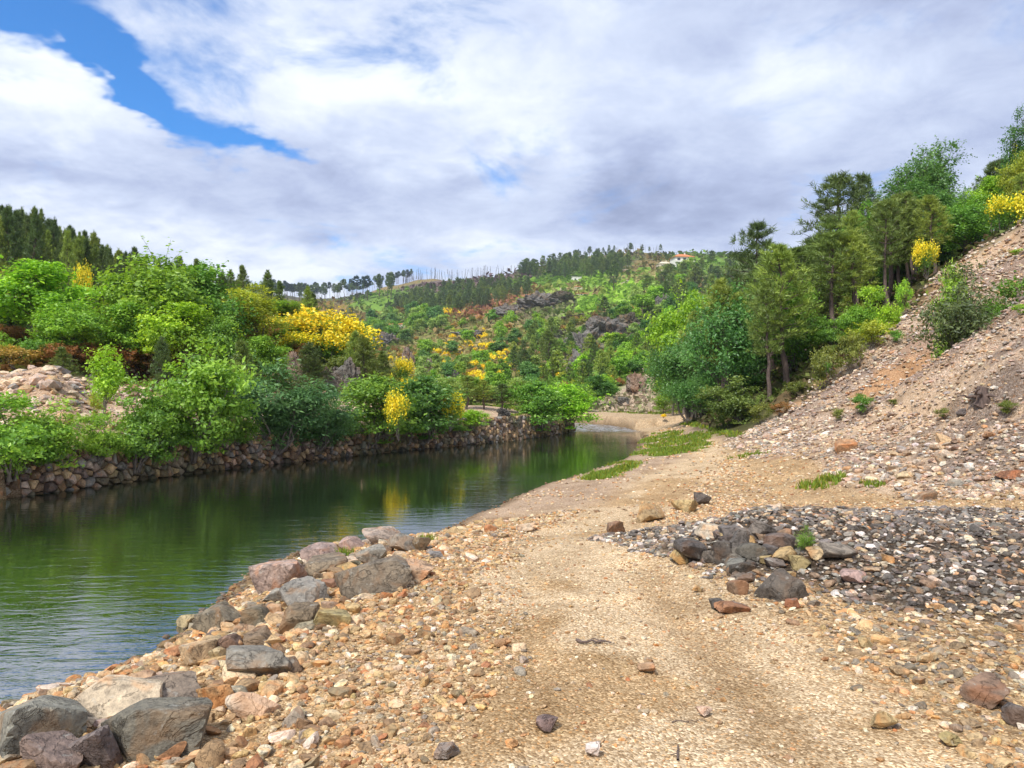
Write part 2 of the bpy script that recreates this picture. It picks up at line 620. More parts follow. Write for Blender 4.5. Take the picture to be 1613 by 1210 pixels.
def mat_ground():
    m, T, b = new_mat('river_ground')
    tc = T.node('ShaderNodeTexCoord')
    P = tc.outputs['Object']
    col = T.node('ShaderNodeAttribute', attribute_name='col').outputs['Color']
    gr = T.node('ShaderNodeAttribute', attribute_name='gravel').outputs['Fac']
    rk = T.node('ShaderNodeAttribute', attribute_name='rough').outputs['Fac']

    def vor(scale, out):
        v = T.node('ShaderNodeTexVoronoi', feature='F1')
        v.inputs['Scale'].default_value = scale
        T.l.new(P, v.inputs['Vector'])
        return v.outputs[out]
    sp = T.node('ShaderNodeSeparateColor')
    T.l.new(vor(75, 'Color'), sp.inputs[0])
    grit = T.ramp(sp.outputs[0], [(0.0, (0.42, 0.32, 0.22)), (0.2, (0.66, 0.56, 0.44)), (0.42, (0.95, 0.93, 0.9)), (0.62, (1.12, 1.08, 1.0)),
                                  (0.78, (1.5, 1.5, 1.5)), (0.90, (1.25, 0.92, 0.6)), (0.96, (2.0, 2.0, 2.05))], 'CONSTANT')
    sp2 = T.node('ShaderNodeSeparateColor')
    T.l.new(vor(24, 'Color'), sp2.inputs[0])
    peb = T.ramp(sp2.outputs[1], [(0.0, (0.6, 0.52, 0.45)), (0.3, (0.95, 0.92, 0.88)), (0.6, (1.1, 1.05, 1.0)), (0.85, (1.45, 1.4, 1.3)), (0.94, (1.1, 0.72, 0.42))], 'CONSTANT')
    c = T.mix(T.m('MULTIPLY', gr, 0.72), col, T.mix(1.0, col, grit, 'MULTIPLY'))
    c = T.mix(T.m('MULTIPLY', rk, 0.8), c, T.mix(1.0, c, peb, 'MULTIPLY'))
    big = T.noise(P, 1.3, 6, 0.62, 0.4)
    c = T.mix(1.0, c, T.ramp(big, [(0.3, (0.70, 0.66, 0.60)), (0.52, (1.0, 1.0, 1.0)), (0.72, (1.2, 1.18, 1.15))]), 'MULTIPLY')
    veg = T.m('SUBTRACT', 1.0, gr, clamp=True)
    fl = T.noise(P, 0.9, 8, 0.72)
    c = T.mix(veg, c, T.mix(1.0, c, T.ramp(fl, [(0.3, (0.45, 0.5, 0.4)), (0.5, (0.95, 1, 0.9)), (0.7, (1.5, 1.45, 1.3))]), 'MULTIPLY'))
    T.put(b.inputs['Base Color'], c)
    b.inputs['Roughness'].default_value = 0.95
    set_spec(b, 0.15)
    bp = T.node('ShaderNodeBump')
    bp.inputs['Strength'].default_value = 1.0
    bp.inputs['Distance'].default_value = 0.010
    hgt = T.m('ADD', T.m('MULTIPLY', vor(75, 'Distance'), -0.9), T.m('MULTIPLY', T.m('MULTIPLY', vor(24, 'Distance'), -2.2), rk))
    hgt = T.m('ADD', hgt, T.m('MULTIPLY', T.noise(P, 9, 6, 0.65), 1.6))
    T.put(bp.inputs['Height'], hgt)
    T.l.new(bp.outputs[0], b.inputs['Normal'])
    return m


def mat_water():
    m, T, b = new_mat('river_water')
    tc = T.node('ShaderNodeTexCoord')
    P = tc.outputs['Object']
    b.inputs['IOR'].default_value = 5.0
    mp = T.node('ShaderNodeMapping')
    mp.inputs['Rotation'].default_value = (0, 0, math.radians(-14))
    mp.inputs['Scale'].default_value = (0.42, 1.25, 1)
    T.l.new(P, mp.inputs[0])
    a = T.noise(mp.outputs[0], 3.4, 4, 0.55, 0.8)
    c = T.noise(mp.outputs[0], 11.0, 3, 0.5, 0.5)
    calm = T.smooth(T.noise(P, 0.16, 2, 0.5), 0.36, 0.62)
    sxy = T.node('ShaderNodeSeparateXYZ')
    T.l.new(P, sxy.inputs[0])
    # a breeze patch near the point of the bank and the riffle at the bend
    wind = T.m('ADD', T.m('SUBTRACT', 1.0, T.smooth(sxy.outputs[1], 8.0, 17.0)), T.m('MULTIPLY', T.smooth(sxy.outputs[1], 47.0, 56.0), 3.0))
    hgt = T.m('MULTIPLY', T.m('ADD', a, T.m('MULTIPLY', c, 0.25)), T.m('ADD', T.m('MULTIPLY_ADD', calm, 0.6, 0.35), T.m('MULTIPLY', wind, 1.0)))
    # broken white water of the riffle
    mp2 = T.node('ShaderNodeMapping')
    mp2.inputs['Scale'].default_value = (0.5, 1.6, 1)
    T.l.new(P, mp2.inputs[0])
    foam = T.m('MULTIPLY', T.smooth(T.noise(mp2.outputs[0], 2.6, 5, 0.7), 0.44, 0.60), T.m('MULTIPLY', T.smooth(sxy.outputs[1], 49.0, 54.0), 0.75))
    T.put(b.inputs['Base Color'], T.mix(foam, T.ramp(T.noise(P, 0.25, 3, 0.5), [(0.35, (0.008, 0.013, 0.006)), (0.65, (0.016, 0.022, 0.010))]), (0.42, 0.47, 0.52)))
    T.put(b.inputs['Roughness'], T.m('MULTIPLY_ADD', foam, 0.5, 0.015))
    bp = T.node('ShaderNodeBump')
    bp.inputs['Strength'].default_value = 1.0
    bp.inputs['Distance'].default_value = 0.0058
    T.put(bp.inputs['Height'], hgt)
    T.l.new(bp.outputs[0], b.inputs['Normal'])
    return m


M_LEAF = mat_leaf('broad_leaves', 0.38, 0.035)
M_NEED = mat_leaf('pine_needles', 0.2, 0.03)
M_FLOW = mat_leaf('broom_blossom', 0.22, 0.01)
M_GRASS = mat_leaf('grass_blades', 0.35, 0.04)
M_BARK = mat_bark('grey_bark', (0.07, 0.055, 0.045), (0.22, 0.19, 0.16))
M_PBARK = mat_bark('pine_bark', (0.05, 0.035, 0.03), (0.17, 0.12, 0.10))
M_EARTH = mat_bark('dark_earth', (0.012, 0.010, 0.007), (0.045, 0.04, 0.022))
M_SNAG = mat_bark('charred_wood', (0.05, 0.045, 0.05), (0.16, 0.15, 0.16))
M_STONE = mat_stone('loose_stone', 'object', 9.0, 0.012)
M_STONES = mat_stone('small_stones', 'attr', 14.0, 0.006)
M_BOULD = mat_stone('boulder_rock', 'object', 5.5, 0.03, 0.35)
M_CRAG = mat_stone('crag_rock', 'object', 0.55, 0.35, 0.4)
M_WALL = mat_stone('wall_rubble', 'object', 5.0, 0.03, 0.25)
M_WALLS = mat_stone('wall_rubble_far', 'attr', 5.0, 0.03, 0.25)
M_GROUND = mat_ground()
M_WATER = mat_water()

# ------------------------------------------------------------------ terrain
UV_G = {}


def ell(u, v, cu, cv, ru, rv, rot=0.0, nz=0.0):
    c, s = math.cos(math.radians(rot)), math.sin(math.radians(rot))
    p = ((u - cu) * c + (v - cv) * s) / ru
    q = ((v - cv) * c - (u - cu) * s) / rv
    return 1 - sstep(np.hypot(p, q) + nz, 0.75, 1.15)


def wood_edge(x):
    return np.interp(x, [8, 10, 13.5, 17, 22, 26, 45], [28.5, 29.5, 31.5, 34, 38.5, 38, 38])


def land_cover(x, y, z):
    """surface colour, gravel share and coarse pebble share at points of the land"""
    n = len(x)
    u, v, dep = proj(x, y, z)
    sd = poly_sd(x, y, RIVER)
    left = poly_sd(x, y, LEFTP) < 0
    d = np.hypot(x, y)
    nz = fbm(x * 0.7, y * 0.7, o=4)
    nzf = fbm(x * 0.03, y * 0.03, o=5)
    col = np.zeros((n, 3))
    gravel = np.ones(n)
    rough = np.zeros(n)

    def lay(mask, c, g=None, r=None):
        mk_ = np.clip(mask, 0, 1)[:, None]
        col[:] = col * (1 - mk_) + np.array(c) * mk_
        if g is not None:
            gravel[:] = gravel * (1 - mk_[:, 0]) + g * mk_[:, 0]
        if r is not None:
            rough[:] = rough * (1 - mk_[:, 0]) + r * mk_[:, 0]
    # near right bank
    lay(np.ones(n), (0.44, 0.325, 0.195), 1, 0.6)
    pc, pw = path_x(y)
    pm = 1 - sstep(np.abs(x - pc) / pw + 0.25 * nz, 0.75, 1.3)
    lay(pm, (0.55, 0.43, 0.285), 1, 0.1)
    lay(pm * sstep(nz, 0.05, 0.5), (0.42, 0.295, 0.165), 1, 0.0)
    rut = pm * gs(np.abs(x - pc) - 0.62, 0.24) * sstep(fbm(x * 0.5 + 9, y * 0.35, o=3), -0.5, 0.3)
    lay(rut * 0.75 * (1 - sstep(y, 10, 16)), (0.36, 0.25, 0.14), 1, 0.0)
    # the sandy shelf running down to the river
    shelf = sstep(y, 13.5, 16) * (1 - sstep(sd, 2.0, 3.2)) * (1 - sstep(y, 36, 42))
    lay(shelf, (0.42, 0.32, 0.235), 1, 0.15)
    lay((1 - sstep(sd, 0.0, 0.5)) * (~left) * 0.8, (0.16, 0.115, 0.07), 1, 0.4)
    mo = mound_f(x, y)
    lay(sstep(mo + 0.15 * nz * sstep(mo, 0.0, 0.12), 0.02, 0.2), (0.085, 0.072, 0.060), 1, 0.9)
    foot = np.interp(y, FOOT_Y, FOOT_X)
    t = x - foot
    ta = sstep(t + 0.5 * nz, -0.8, 0.6) * (y < 80)
    lay(ta, (0.44, 0.36, 0.295), 1, 0.9)
    lay(ta * sstep(fbm(x * 0.3, y * 0.3 + 7, o=4), 0.05, 0.45), (0.50, 0.39, 0.285), 1, 0.35)
    lay(ta * sstep(fbm(y * 0.55 + x * 0.12, x * 0.10 + 3, o=4), 0.12, 0.4), (0.24, 0.20, 0.175), 1, 0.9)
    lay(ta * sstep(fbm(x * 0.5 + 40, y * 0.5, o=4), 0.25, 0.5) * 0.8, (0.42, 0.25, 0.13), 1, 0.4)
    lay(ta * sstep(fbm(x * 0.25 + 20, y * 0.5, o=4), 0.1, 0.5), (0.33, 0.265, 0.23), 1, 0.9)
    # wooded part of the right slope
    wood = sstep(y + 0.9 * nz - wood_edge(x), -1.5, 1.0) * sstep(t, -0.6, 0.5)
    lay(wood, (0.075, 0.075, 0.03), 0.2, 0.3)
    lay(wood * sstep(nz, 0.1, 0.5), (0.14, 0.10, 0.055), 0.4, 0.3)
    # left bank
    lm = left.astype(float)
    lay(lm, (0.50, 0.39, 0.30), 1, 0.9)
    vegl = lm * sstep(z + 0.5 * nz + 0.0 * d, 3.9, 4.5) + lm * sstep(d + 3 * nz, 33, 40)
    lay(vegl, (0.085, 0.085, 0.028), 0.1, 0.2)
    lay(vegl * sstep(fbm(x * 0.16, y * 0.16, o=4), 0.0, 0.35), (0.17, 0.085, 0.03), 0.1, 0.2)
    lay(vegl * sstep(fbm(x * 0.14 + 30, y * 0.14, o=4), 0.1, 0.45), (0.09, 0.15, 0.03), 0.0, 0.0)
    for (cu, cv, ru, rv) in ((505, 632, 60, 16), (545, 640, 45, 20), (770, 645, 55, 14), (600, 640, 30, 10)):
        lay(lm * (d < 52) * ell(u, v, cu, cv, ru, rv, 0, 0.2 * nz), (0.52, 0.42, 0.33), 1, 0.8)
    # the far side of the valley
    fm = sstep(d + 6 * nz, 66, 76) * (y > 40)
    lay(fm, (0.12, 0.15, 0.045), 0.0, 0.0)
    lay(fm * sstep(nzf, 0.05, 0.4), (0.23, 0.17, 0.075), 0, 0)
    lay(fm * sstep(fbm(x * 0.02 + 50, y * 0.02, o=5), 0.1, 0.4), (0.15, 0.25, 0.04), 0, 0)

    def patch(c, k, *a):
        lay(fm * k * ell(u, v, *a, 0.45 * nzf + 0.12 * nz), c, 0, 0)
    patch((0.15, 0.105, 0.10), 1.0, 760, 437, 120, 15, -8)
    patch((0.29, 0.14, 0.075), 1.0, 790, 480, 110, 15, -14)
    patch((0.36, 0.17, 0.10), 0.9, 820, 472, 50, 9, -14)
    patch((0.24, 0.15, 0.045), 0.9, 500, 485, 80, 16, 0)
    patch((0.22, 0.13, 0.03), 0.8, 590, 497, 60, 8, 0)
    patch((0.08, 0.085, 0.06), 0.8, 470, 466, 130, 8, 3)
    patch((0.24, 0.40, 0.05), 1.0, 920, 480, 70, 20, -8)
    patch((0.26, 0.42, 0.05), 1.0, 985, 455, 55, 22, -15)
    patch((0.23, 0.37, 0.05), 0.9, 910, 455, 80, 12, -12)
    patch((0.36, 0.26, 0.15), 0.9, 885, 461, 40, 5, -12)
    patch((0.34, 0.25, 0.13), 0.8, 1010, 440, 50, 5, -8)
    patch((0.12, 0.10, 0.06), 0.8, 930, 410, 140, 8, -3)
    patch((0.20, 0.16, 0.11), 0.8, 850, 492, 70, 20, -20)
    patch((0.18, 0.15, 0.12), 0.8, 930, 535, 80, 28, -25)
    patch((0.34, 0.26, 0.12), 0.9, 730, 560, 110, 45, -10)
    patch((0.46, 0.36, 0.28), 1.0, 1000, 626, 62, 42, -35)
    patch((0.28, 0.12, 0.06), 0.7, 890, 590, 25, 8, -30)
    patch((0.24, 0.15, 0.09), 0.7, 825, 585, 50, 18, -35)
    # gravel bar and track at the bend
    bar = fm * 0 + ((d > 50) & (d < 80) & ~left & (sd > 0)) * (1 - sstep(sd + 1.2 * nz, 4.5, 7))
    lay(bar, (0.50, 0.40, 0.28), 1, 0.7)
    # grass strips on the river edge
    gr = (~left) * (1 - np.clip(bar, 0, 1)) * np.maximum(ell(u, v, 1052, 700, 72, 17, -8, 0.3 * nz), ell(u, v, 965, 742, 50, 8, -14, 0.3 * nz)) * (d < 60) * (d > 15)
    gr = np.maximum(gr, (~left) * ell(u, v, 905, 661, 40, 5, 0, 0.3 * nz) * (d > 50))
    gr = gr * sstep(fbm(x * 1.1 + 5, y * 0.7, o=4), -0.55, -0.1)
    lay(gr, (0.15, 0.19, 0.05), 0.1, 0.1)
    # river bed
    lay((sd < 0) * 1.0 * sstep(-sd, 0.05, 0.6), (0.07, 0.055, 0.03), 1, 0.5)
    return col, gravel, rough


def build_land():
    r1 = np.exp(np.arange(math.log(1.0), math.log(75), 0.0115))
    r2 = np.exp(np.arange(math.log(76), math.log(1000), 0.016))
    r3 = np.exp(np.arange(math.log(1020), math.log(2600), 0.12))
    R = np.concatenate([[0.02, 0.4], r1, r2, r3])
    fine = np.radians(np.arange(-42, 42.01, 0.25))
    coarse = np.radians(np.arange(45, 316, 3.5))
    A = np.concatenate([fine, coarse])
    nr, na = len(R), len(A)
    X = R[:, None] * np.sin(A)[None]
    Y = R[:, None] * np.cos(A)[None]
    Z = height(X.ravel(), Y.ravel())
    V = np.stack([X.ravel(), Y.ravel(), Z], 1)
    i = np.arange(nr - 1)[:, None] * na
    j = np.arange(na)[None]
    jn = (j + 1) % na
    q = np.stack([i + j, i + jn, i + na + jn, i + na + j], -1).reshape(-1, 4)[:, ::-1]
    col, g, r = land_cover(V[:, 0], V[:, 1], V[:, 2])
    me = mk('ground', V, quads=q, mats=(M_GROUND,), smooth=True, attrs={'col': col, 'gravel': g, 'rough': r})
    tag(ob('ground', me), kind='structure')


build_land()
# water: one flat sheet cut to the river's course (with margins under the banks)
wv = [(-28, -60, 0), (20, -60, 0), (20, 40, 0), (20, 74, 0), (-30, 130, 0), (-210, 210, 0), (-210, 150, 0), (-46, 96, 0), (-26, 60, 0), (-32, 20, 0)]
me = bpy.data.meshes.new('river_water')
me.from_pydata(wv, [], [list(range(len(wv)))])
me.materials.append(M_WATER)
tag(ob('river_water', me), kind='structure')

# ------------------------------------------------------------------ stones
_ico = {}


def ico(sub):
    if sub not in _ico:
        bm = bmesh.new()
        bmesh.ops.create_icosphere(bm, subdivisions=sub, radius=1.0)
        bm.verts.ensure_lookup_table()
        V = np.array([v.co[:] for v in bm.verts])
        Fa = np.array([[v.index for v in f.verts] for f in bm.faces])
        bm.free()
        _ico[sub] = (V / np.linalg.norm(V, axis=1)[:, None], Fa)
    return _ico[sub]


def chisel(sub, r_, nplanes=9, lo=0.55, hi=0.95, noise_=0.0, k=1.5, block=False):
    """a stone as a polyhedron cut out of a ball by random planes; about unit radius"""
    V, Fa = ico(sub)
    N = r_.normal(size=(nplanes, 3))
    h = r_.uniform(lo, hi, nplanes)
    if block:
        B_ = np.array([(1, 0, 0), (-1, 0, 0), (0, 1, 0), (0, -1, 0), (0, 0, 1), (0, 0, -1)], float) + r_.normal(0, .30, (6, 3))
        N[:6] = B_
        h[:6] = r_.uniform(.36, .68, 6)
        h[6:] = r_.uniform(.50, .82, nplanes - 6)
    N /= np.linalg.norm(N, axis=1)[:, None]
    dt = V @ N.T
    r = np.min(np.where(dt > 0.05, h / np.maximum(dt, 0.05), 9), axis=1)
    r = np.minimum(r, 1.0)
    W = V * r[:, None]
    if noise_:
        o = r_.uniform(0, 50, 3)
        f = fbm(W[:, 0] * k + o[0], W[:, 1] * k + o[1], W[:, 2] * k + o[2], o=4)
        W = W * (1 + noise_ * f)[:, None]
    W = W - (W.max(0) + W.min(0)) / 2
    W = W / ((W.max(0) - W.min(0)) / 2)
    return W, Fa


PAL = {
    'tan': (0.50, 0.355, 0.205), 'cream': (0.66, 0.555, 0.41), 'white': (0.74, 0.69, 0.62), 'orange': (0.47, 0.26, 0.115), 'rust': (0.33, 0.135, 0.06),
    'grey': (0.27, 0.255, 0.235), 'slate': (0.165, 0.15, 0.138), 'black': (0.07, 0.063, 0.058), 'brown': (0.235, 0.155, 0.095), 'pink': (0.45, 0.35, 0.285),
    'ochre': (0.47, 0.34, 0.165), 'mauve': (0.205, 0.15, 0.125), 'olive': (0.20, 0.175, 0.12)}


def jitter(c, r_, s=0.18):
    k = 1 + r_.uniform(-s, s)
    return tuple(float(np.clip(a * k * (1 + r_.uniform(-0.06, 0.06)), 0.02, 0.9)) for a in c)


srng = np.random.default_rng(23)
STONE_MESH = []
for i in range(12):
    W, Fa = chisel(3, srng, int(srng.integers(9, 14)), 0.42, 0.85, 0.035, 2.2, block=i % 3 > 0)
    me = mk('stone', W, tris=Fa, mats=(M_STONE,), smooth=True)
    me.set_sharp_from_angle(angle=math.radians(32))
    STONE_MESH.append(me)


def boulder(u, v, w, h, colour, label, flat=None, yaw=None, tilt=0.0, planes=15, name='boulder', cat='boulder', group=None, sink=0.28, mat=None):
    """one large stone whose foot is seen at (u, v), w by h picture points large"""
    p = at(u, v)
    if p is None:
        return None
    W, Fa = chisel(4, srng, 12 if planes == 15 else planes, 0.36, 0.80, 0.035, 2.4, block=True)
    me = mk(name, W, tris=Fa, mats=(mat or M_BOULD,), smooth=True)
    me.set_sharp_from_angle(angle=math.radians(28))
    dep = proj(*[np.array([c]) for c in p])[2][0]
    sx = w / F * dep / 2
    sz = h / F * dep / 2 * 1.0
    sy = sx * srng.uniform(0.65, 0.95) if flat is None else sx * flat
    loc = (p[0], p[1] + sy * 0.5, p[2] + sz * (1 - 2 * sink) + 0.02)
    o = ob(name, me, loc, (srng.uniform(-.15, .15), tilt, srng.uniform(-.5, .5) if yaw is None else yaw), (sx, sy, sz), None, jitter(np.array(PAL[colour]) * .74 + np.array((0.20, 0.16, 0.125)) * .26, srng, 0.08))
    tag(o, label, cat, group)
    return o


HERO = [
    (40, 1185, 140, 95, 'grey', 'pale grey pitted boulder in the bottom left corner by the water'),
    (80, 1222, 110, 70, 'mauve', 'pointed dark brown boulder at the very bottom left edge'),
    (140, 1212, 90, 90, 'slate', 'upright dark grey boulder with lichen at the bottom left'),
    (232, 1192, 165, 95, 'slate', 'largest dark grey boulder of the lower left bank'),
    (264, 1113, 105, 48, 'mauve', 'dark purplish brown slab above the largest grey boulder'),
    (165, 1135, 150, 62, 'cream', 'broad cream coloured rock at the waterline, lower left'),
    (216, 1090, 60, 34, 'tan', 'tan rock touching the water beside the cream one'),
    (302, 1050, 62, 46, 'tan', 'rounded tan brown rock half in the water'),
    (340, 1000, 74, 56, 'olive', 'dark olive grey boulder jutting over the water'),
    (402, 990, 58, 42, 'olive', 'brown grey boulder behind the grey slab, mid left bank'),
    (362, 1034, 52, 42, 'brown', 'dark brown angular block left of the flat grey slab'),
    (402, 1066, 108, 46, 'grey', 'long flat grey slab lying tilted on the cobbles'),
    (406, 1022, 50, 32, 'brown', 'small dark brown block just above the flat grey slab'),
    (474, 958, 80, 46, 'grey', 'slanting grey slab in the middle of the left bank'),
    (468, 992, 66, 42, 'brown', 'brown block under the slanting grey slab'),
    (520, 992, 56, 32, 'ochre', 'yellow ochre stone among the bank cobbles'),
    (584, 938, 116, 66, 'mauve', 'largest reddish brown boulder on top of the bank'),
    (648, 918, 66, 42, 'tan', 'tan grey boulder right of the reddish brown one'),
    (512, 905, 92, 30, 'olive', 'thin dark slab lying flat near the upper bank'),
    (434, 928, 80, 54, 'pink', 'pinkish tan boulder standing at the waterline'),
    (440, 950, 60, 26, 'grey', 'low grey stone below the pinkish waterline boulder'),
    (500, 884, 62, 30, 'pink', 'low pinkish brown boulder near the bank tip'),
    (582, 888, 50, 32, 'grey', 'smooth grey boulder behind the reddish brown one'),
    (552, 866, 46, 24, 'pink', 'small pink stone near the point of the bank'),
    (598, 858, 66, 26, 'pink', 'flat pinkish rock at the far tip of the bank'),
    (642, 868, 66, 30, 'grey', 'grey tan rock beside the grass at the bank tip'),
    (664, 868, 30, 28, 'brown', 'dark brown wedge at the right end of the bank tip'),
    (392, 1130, 76, 42, 'cream', 'smooth rounded cream boulder among lower bank cobbles'),
    (336, 1118, 62, 42, 'orange', 'orange tan block beside the purplish slab'),
    (455, 1062, 40, 26, 'brown', 'brown stone off the right end of the flat grey slab'),
    (970, 838, 30, 20, 'brown', 'lone brown block on the track near the rubble heap'),
    (1028, 822, 42, 36, 'ochre', 'tall ochre block at the left end of the rubble heap'),
    (1078, 806, 42, 26, 'ochre', 'wide ochre brown block beside the tall ochre one'),
    (1108, 796, 30, 26, 'black', 'black block behind the ochre ones on the heap'),
    (828, 838, 34, 16, 'cream', 'pale flat stone on the sandy shelf by the track'),
    (1334, 712, 34, 24, 'orange', 'single orange boulder at the foot of the scree'),
    (1092, 885, 72, 38, 'black', 'leftmost black boulder of the dark rock pile'),
    (1148, 884, 46, 36, 'black', 'black block second from left in the dark rock pile'),
    (1172, 862, 56, 34, 'slate', 'slate grey block at the back of the dark rock pile'),
    (1206, 852, 50, 36, 'slate', 'slate slab leaning at the top of the dark rock pile'),
    (1152, 852, 36, 26, 'slate', 'small slate wedge at the upper left of the dark pile'),
    (1190, 884, 52, 32, 'black', 'black stone with pale lichen rings in the dark pile'),
    (1232, 868, 50, 36, 'slate', 'dark block beside the small green plant'),
    (1172, 910, 42, 30, 'black', 'black stone at the front of the dark rock pile'),
    (1236, 945, 72, 56, 'black', 'largest black boulder at the front of the rubble heap'),
    (1326, 882, 62, 26, 'slate', 'flat bluish grey slab right of the small plant'),
    (1288, 884, 30, 26, 'tan', 'tan stone just right of the small plant'),
    (1262, 898, 36, 24, 'ochre', 'ochre stone in front of the small plant'),
    (1240, 888, 42, 28, 'ochre', 'rough ochre tan block between the black stones'),
    (1156, 966, 52, 16, 'rust', 'flat rusty brown slab at the edge of the track'),
    (1164, 936, 36, 26, 'brown', 'brown block below the black stones, at the track'),
    (1122, 846, 50, 22, 'cream', 'pale cream slab at the upper left of the dark pile'),
    (1346, 918, 50, 20, 'pink', 'pale flat pinkish stone in the middle of the heap'),
    (1250, 960, 22, 16, 'rust', 'small red stone in front of the largest black boulder'),
    (1402, 890, 20, 14, 'orange', 'small bright orange stone on the dark heap'),
    (1395, 1152, 40, 30, 'ochre', 'bright ochre stone at the lower right of the track'),
    (1500, 1176, 36, 20, 'ochre', 'low ochre stone near the bottom right corner'),
    (1366, 1022, 26, 18, 'ochre', 'small yellow stone on the lower slope of the heap'),
    (1568, 1112, 70, 38, 'brown', 'dark brown angular rock near the right edge, lower right'),
    (1605, 1145, 40, 40, 'slate', 'dark grey rock cut by the right edge, lower right'),
    (934, 1194, 24, 20, 'white', 'white stone at the bottom of the track'),
    (862, 1152, 40, 18, 'mauve', 'striped pinkish brown flat stone on the lower track'),
    (790, 1020, 28, 10, 'orange', 'flat orange brown stone on the track left of the stick'),
    (1020, 1062, 32, 16, 'tan', 'smooth tan stone on the middle of the track'),
    (700, 1196, 40, 22, 'grey', 'grey stone at the bottom edge left of the track'),
    (1110, 1130, 30, 14, 'cream', 'small cream stone on the right side of the lower track'),
    (1600, 752, 40, 14, 'rust', 'dark rusty stone at the right edge of the far track'),
    (1545, 632, 26, 14, 'grey', 'grey stone half buried high on the near scree spur'),
    (1520, 655, 18, 12, 'slate', 'dark stone below the tree stump on the scree'),
    (1560, 690, 22, 12, 'orange', 'orange stone low on the scree near the right edge'),
]


def build_boulders():
    for (u, v, w, h, c, lab) in HERO:
        big = w > 45
        boulder(u, v, w, h, c, lab, tilt=srng.uniform(-.2, .2), name='boulder' if big else 'stone', cat='boulder' if big else 'stone')
    # rubble filling the bank between the named boulders
    spots = []
    line = [(20, 1180), (120, 1150), (210, 1105), (290, 1060), (330, 1015), (370, 985), (420, 940), (470, 905), (520, 880), (590, 860), (660, 862)]
    for i in range(64):
        k = srng.uniform(0, len(line) - 1.001)
        j = int(k)
        f = k - j
        u = line[j][0] * (1 - f) + line[j + 1][0] * f + srng.normal(14, 26)
        v = line[j][1] * (1 - f) + line[j + 1][1] * f + srng.normal(12, 18)
        w = srng.uniform(22, 46) * (0.6 + 0.5 * (v - 840) / 340)
        cn = str(srng.choice(['brown', 'grey', 'tan', 'olive', 'mauve', 'pink', 'orange', 'cream']))
        part = 'at the far tip' if v < 900 else 'in the middle' if v < 1020 else 'at the near end'
        cw = {'mauve': 'reddish brown', 'pink': 'pinkish'}.get(cn, cn)
        boulder(u, v, w, w * srng.uniform(.45, .75), cn,
                'small ' + cw + ' stone wedged between the boulders ' + part + ' of the bank', name='stone', cat='stone',
                group=cw + ' stones wedged ' + part + ' of the bank')
    for i in range(26):
        u, v = srng.normal(1190, 55), srng.normal(890, 26)
        w = srng.uniform(18, 36)
        boulder(u, v, w, w * srng.uniform(.5, .75), str(srng.choice(['black', 'black', 'slate', 'slate', 'brown', 'ochre'])),
                'small dark angular stone in the black rock pile right of the track', name='stone', cat='stone',
                group='small stones of the dark rock pile')


build_boulders()


def small_template(sub, n):
    return [chisel(sub, srng, int(srng.integers(6, 10)), 0.6, 0.95) for _ in range(n)]


T80, T20 = small_template(2 - 0, 0) or small_template(2, 1), small_template(1, 10)
T80 = [chisel(2, srng, int(srng.integers(9, 14)), 0.45, 0.88, block=_ % 2 == 0) for _ in range(10)]


def rot_mats(n, r_, tiltmax=0.5):
    a = r_.uniform(0, 2 * np.pi, n)
    tx, ty = r_.normal(0, tiltmax, n), r_.normal(0, tiltmax, n)
    ca, sa = np.cos(a), np.sin(a)
    Rz = np.zeros((n, 3, 3))
    Rz[:, 0, 0], Rz[:, 0, 1], Rz[:, 1, 0], Rz[:, 1, 1], Rz[:, 2, 2] = ca, -sa, sa, ca, 1
    Rx = np.zeros((n, 3, 3))
    Rx[:, 0, 0], Rx[:, 1, 1], Rx[:, 1, 2], Rx[:, 2, 1], Rx[:, 2, 2] = 1, np.cos(tx), -np.sin(tx), np.sin(tx), np.cos(tx)
    Ry = np.zeros((n, 3, 3))
    Ry[:, 1, 1], Ry[:, 0, 0], Ry[:, 0, 2], Ry[:, 2, 0], Ry[:, 2, 2] = 1, np.cos(ty), np.sin(ty), -np.sin(ty), np.cos(ty)
    return Ry @ Rx @ Rz


def stone_mass(name, pos, size, flat, cols, templates, r_, label):
    n = len(pos)
    Rm = rot_mats(n, r_, 0.25)
    sc3 = np.stack([size * r_.uniform(.8, 1.2, n), size * r_.uniform(.55, .95, n), size * flat], 1)
    ti = r_.integers(0, len(templates), n)
    VV, FF, CC, off = [], [], [], 0
    for k, (W, Fa) in enumerate(templates):
        idx = np.nonzero(ti == k)[0]
        if not len(idx):
            continue
        v = np.einsum('nij,nvj->nvi', Rm[idx], W[None] * sc3[idx][:, None]) + pos[idx][:, None]
        nv = len(W)
        VV.append(v.reshape(-1, 3))
        FF.append((Fa[None] + (np.arange(len(idx)) * nv)[:, None, None] + off).reshape(-1, 3))
        CC.append(np.repeat(cols[idx], nv, 0))
        off += nv * len(idx)
    me = mk(name, np.concatenate(VV), tris=np.concatenate(FF), mats=(M_STONES,), attrs={'col': np.concatenate(CC)})
    return tag(ob(name, me), label, 'stones', kind='stuff')


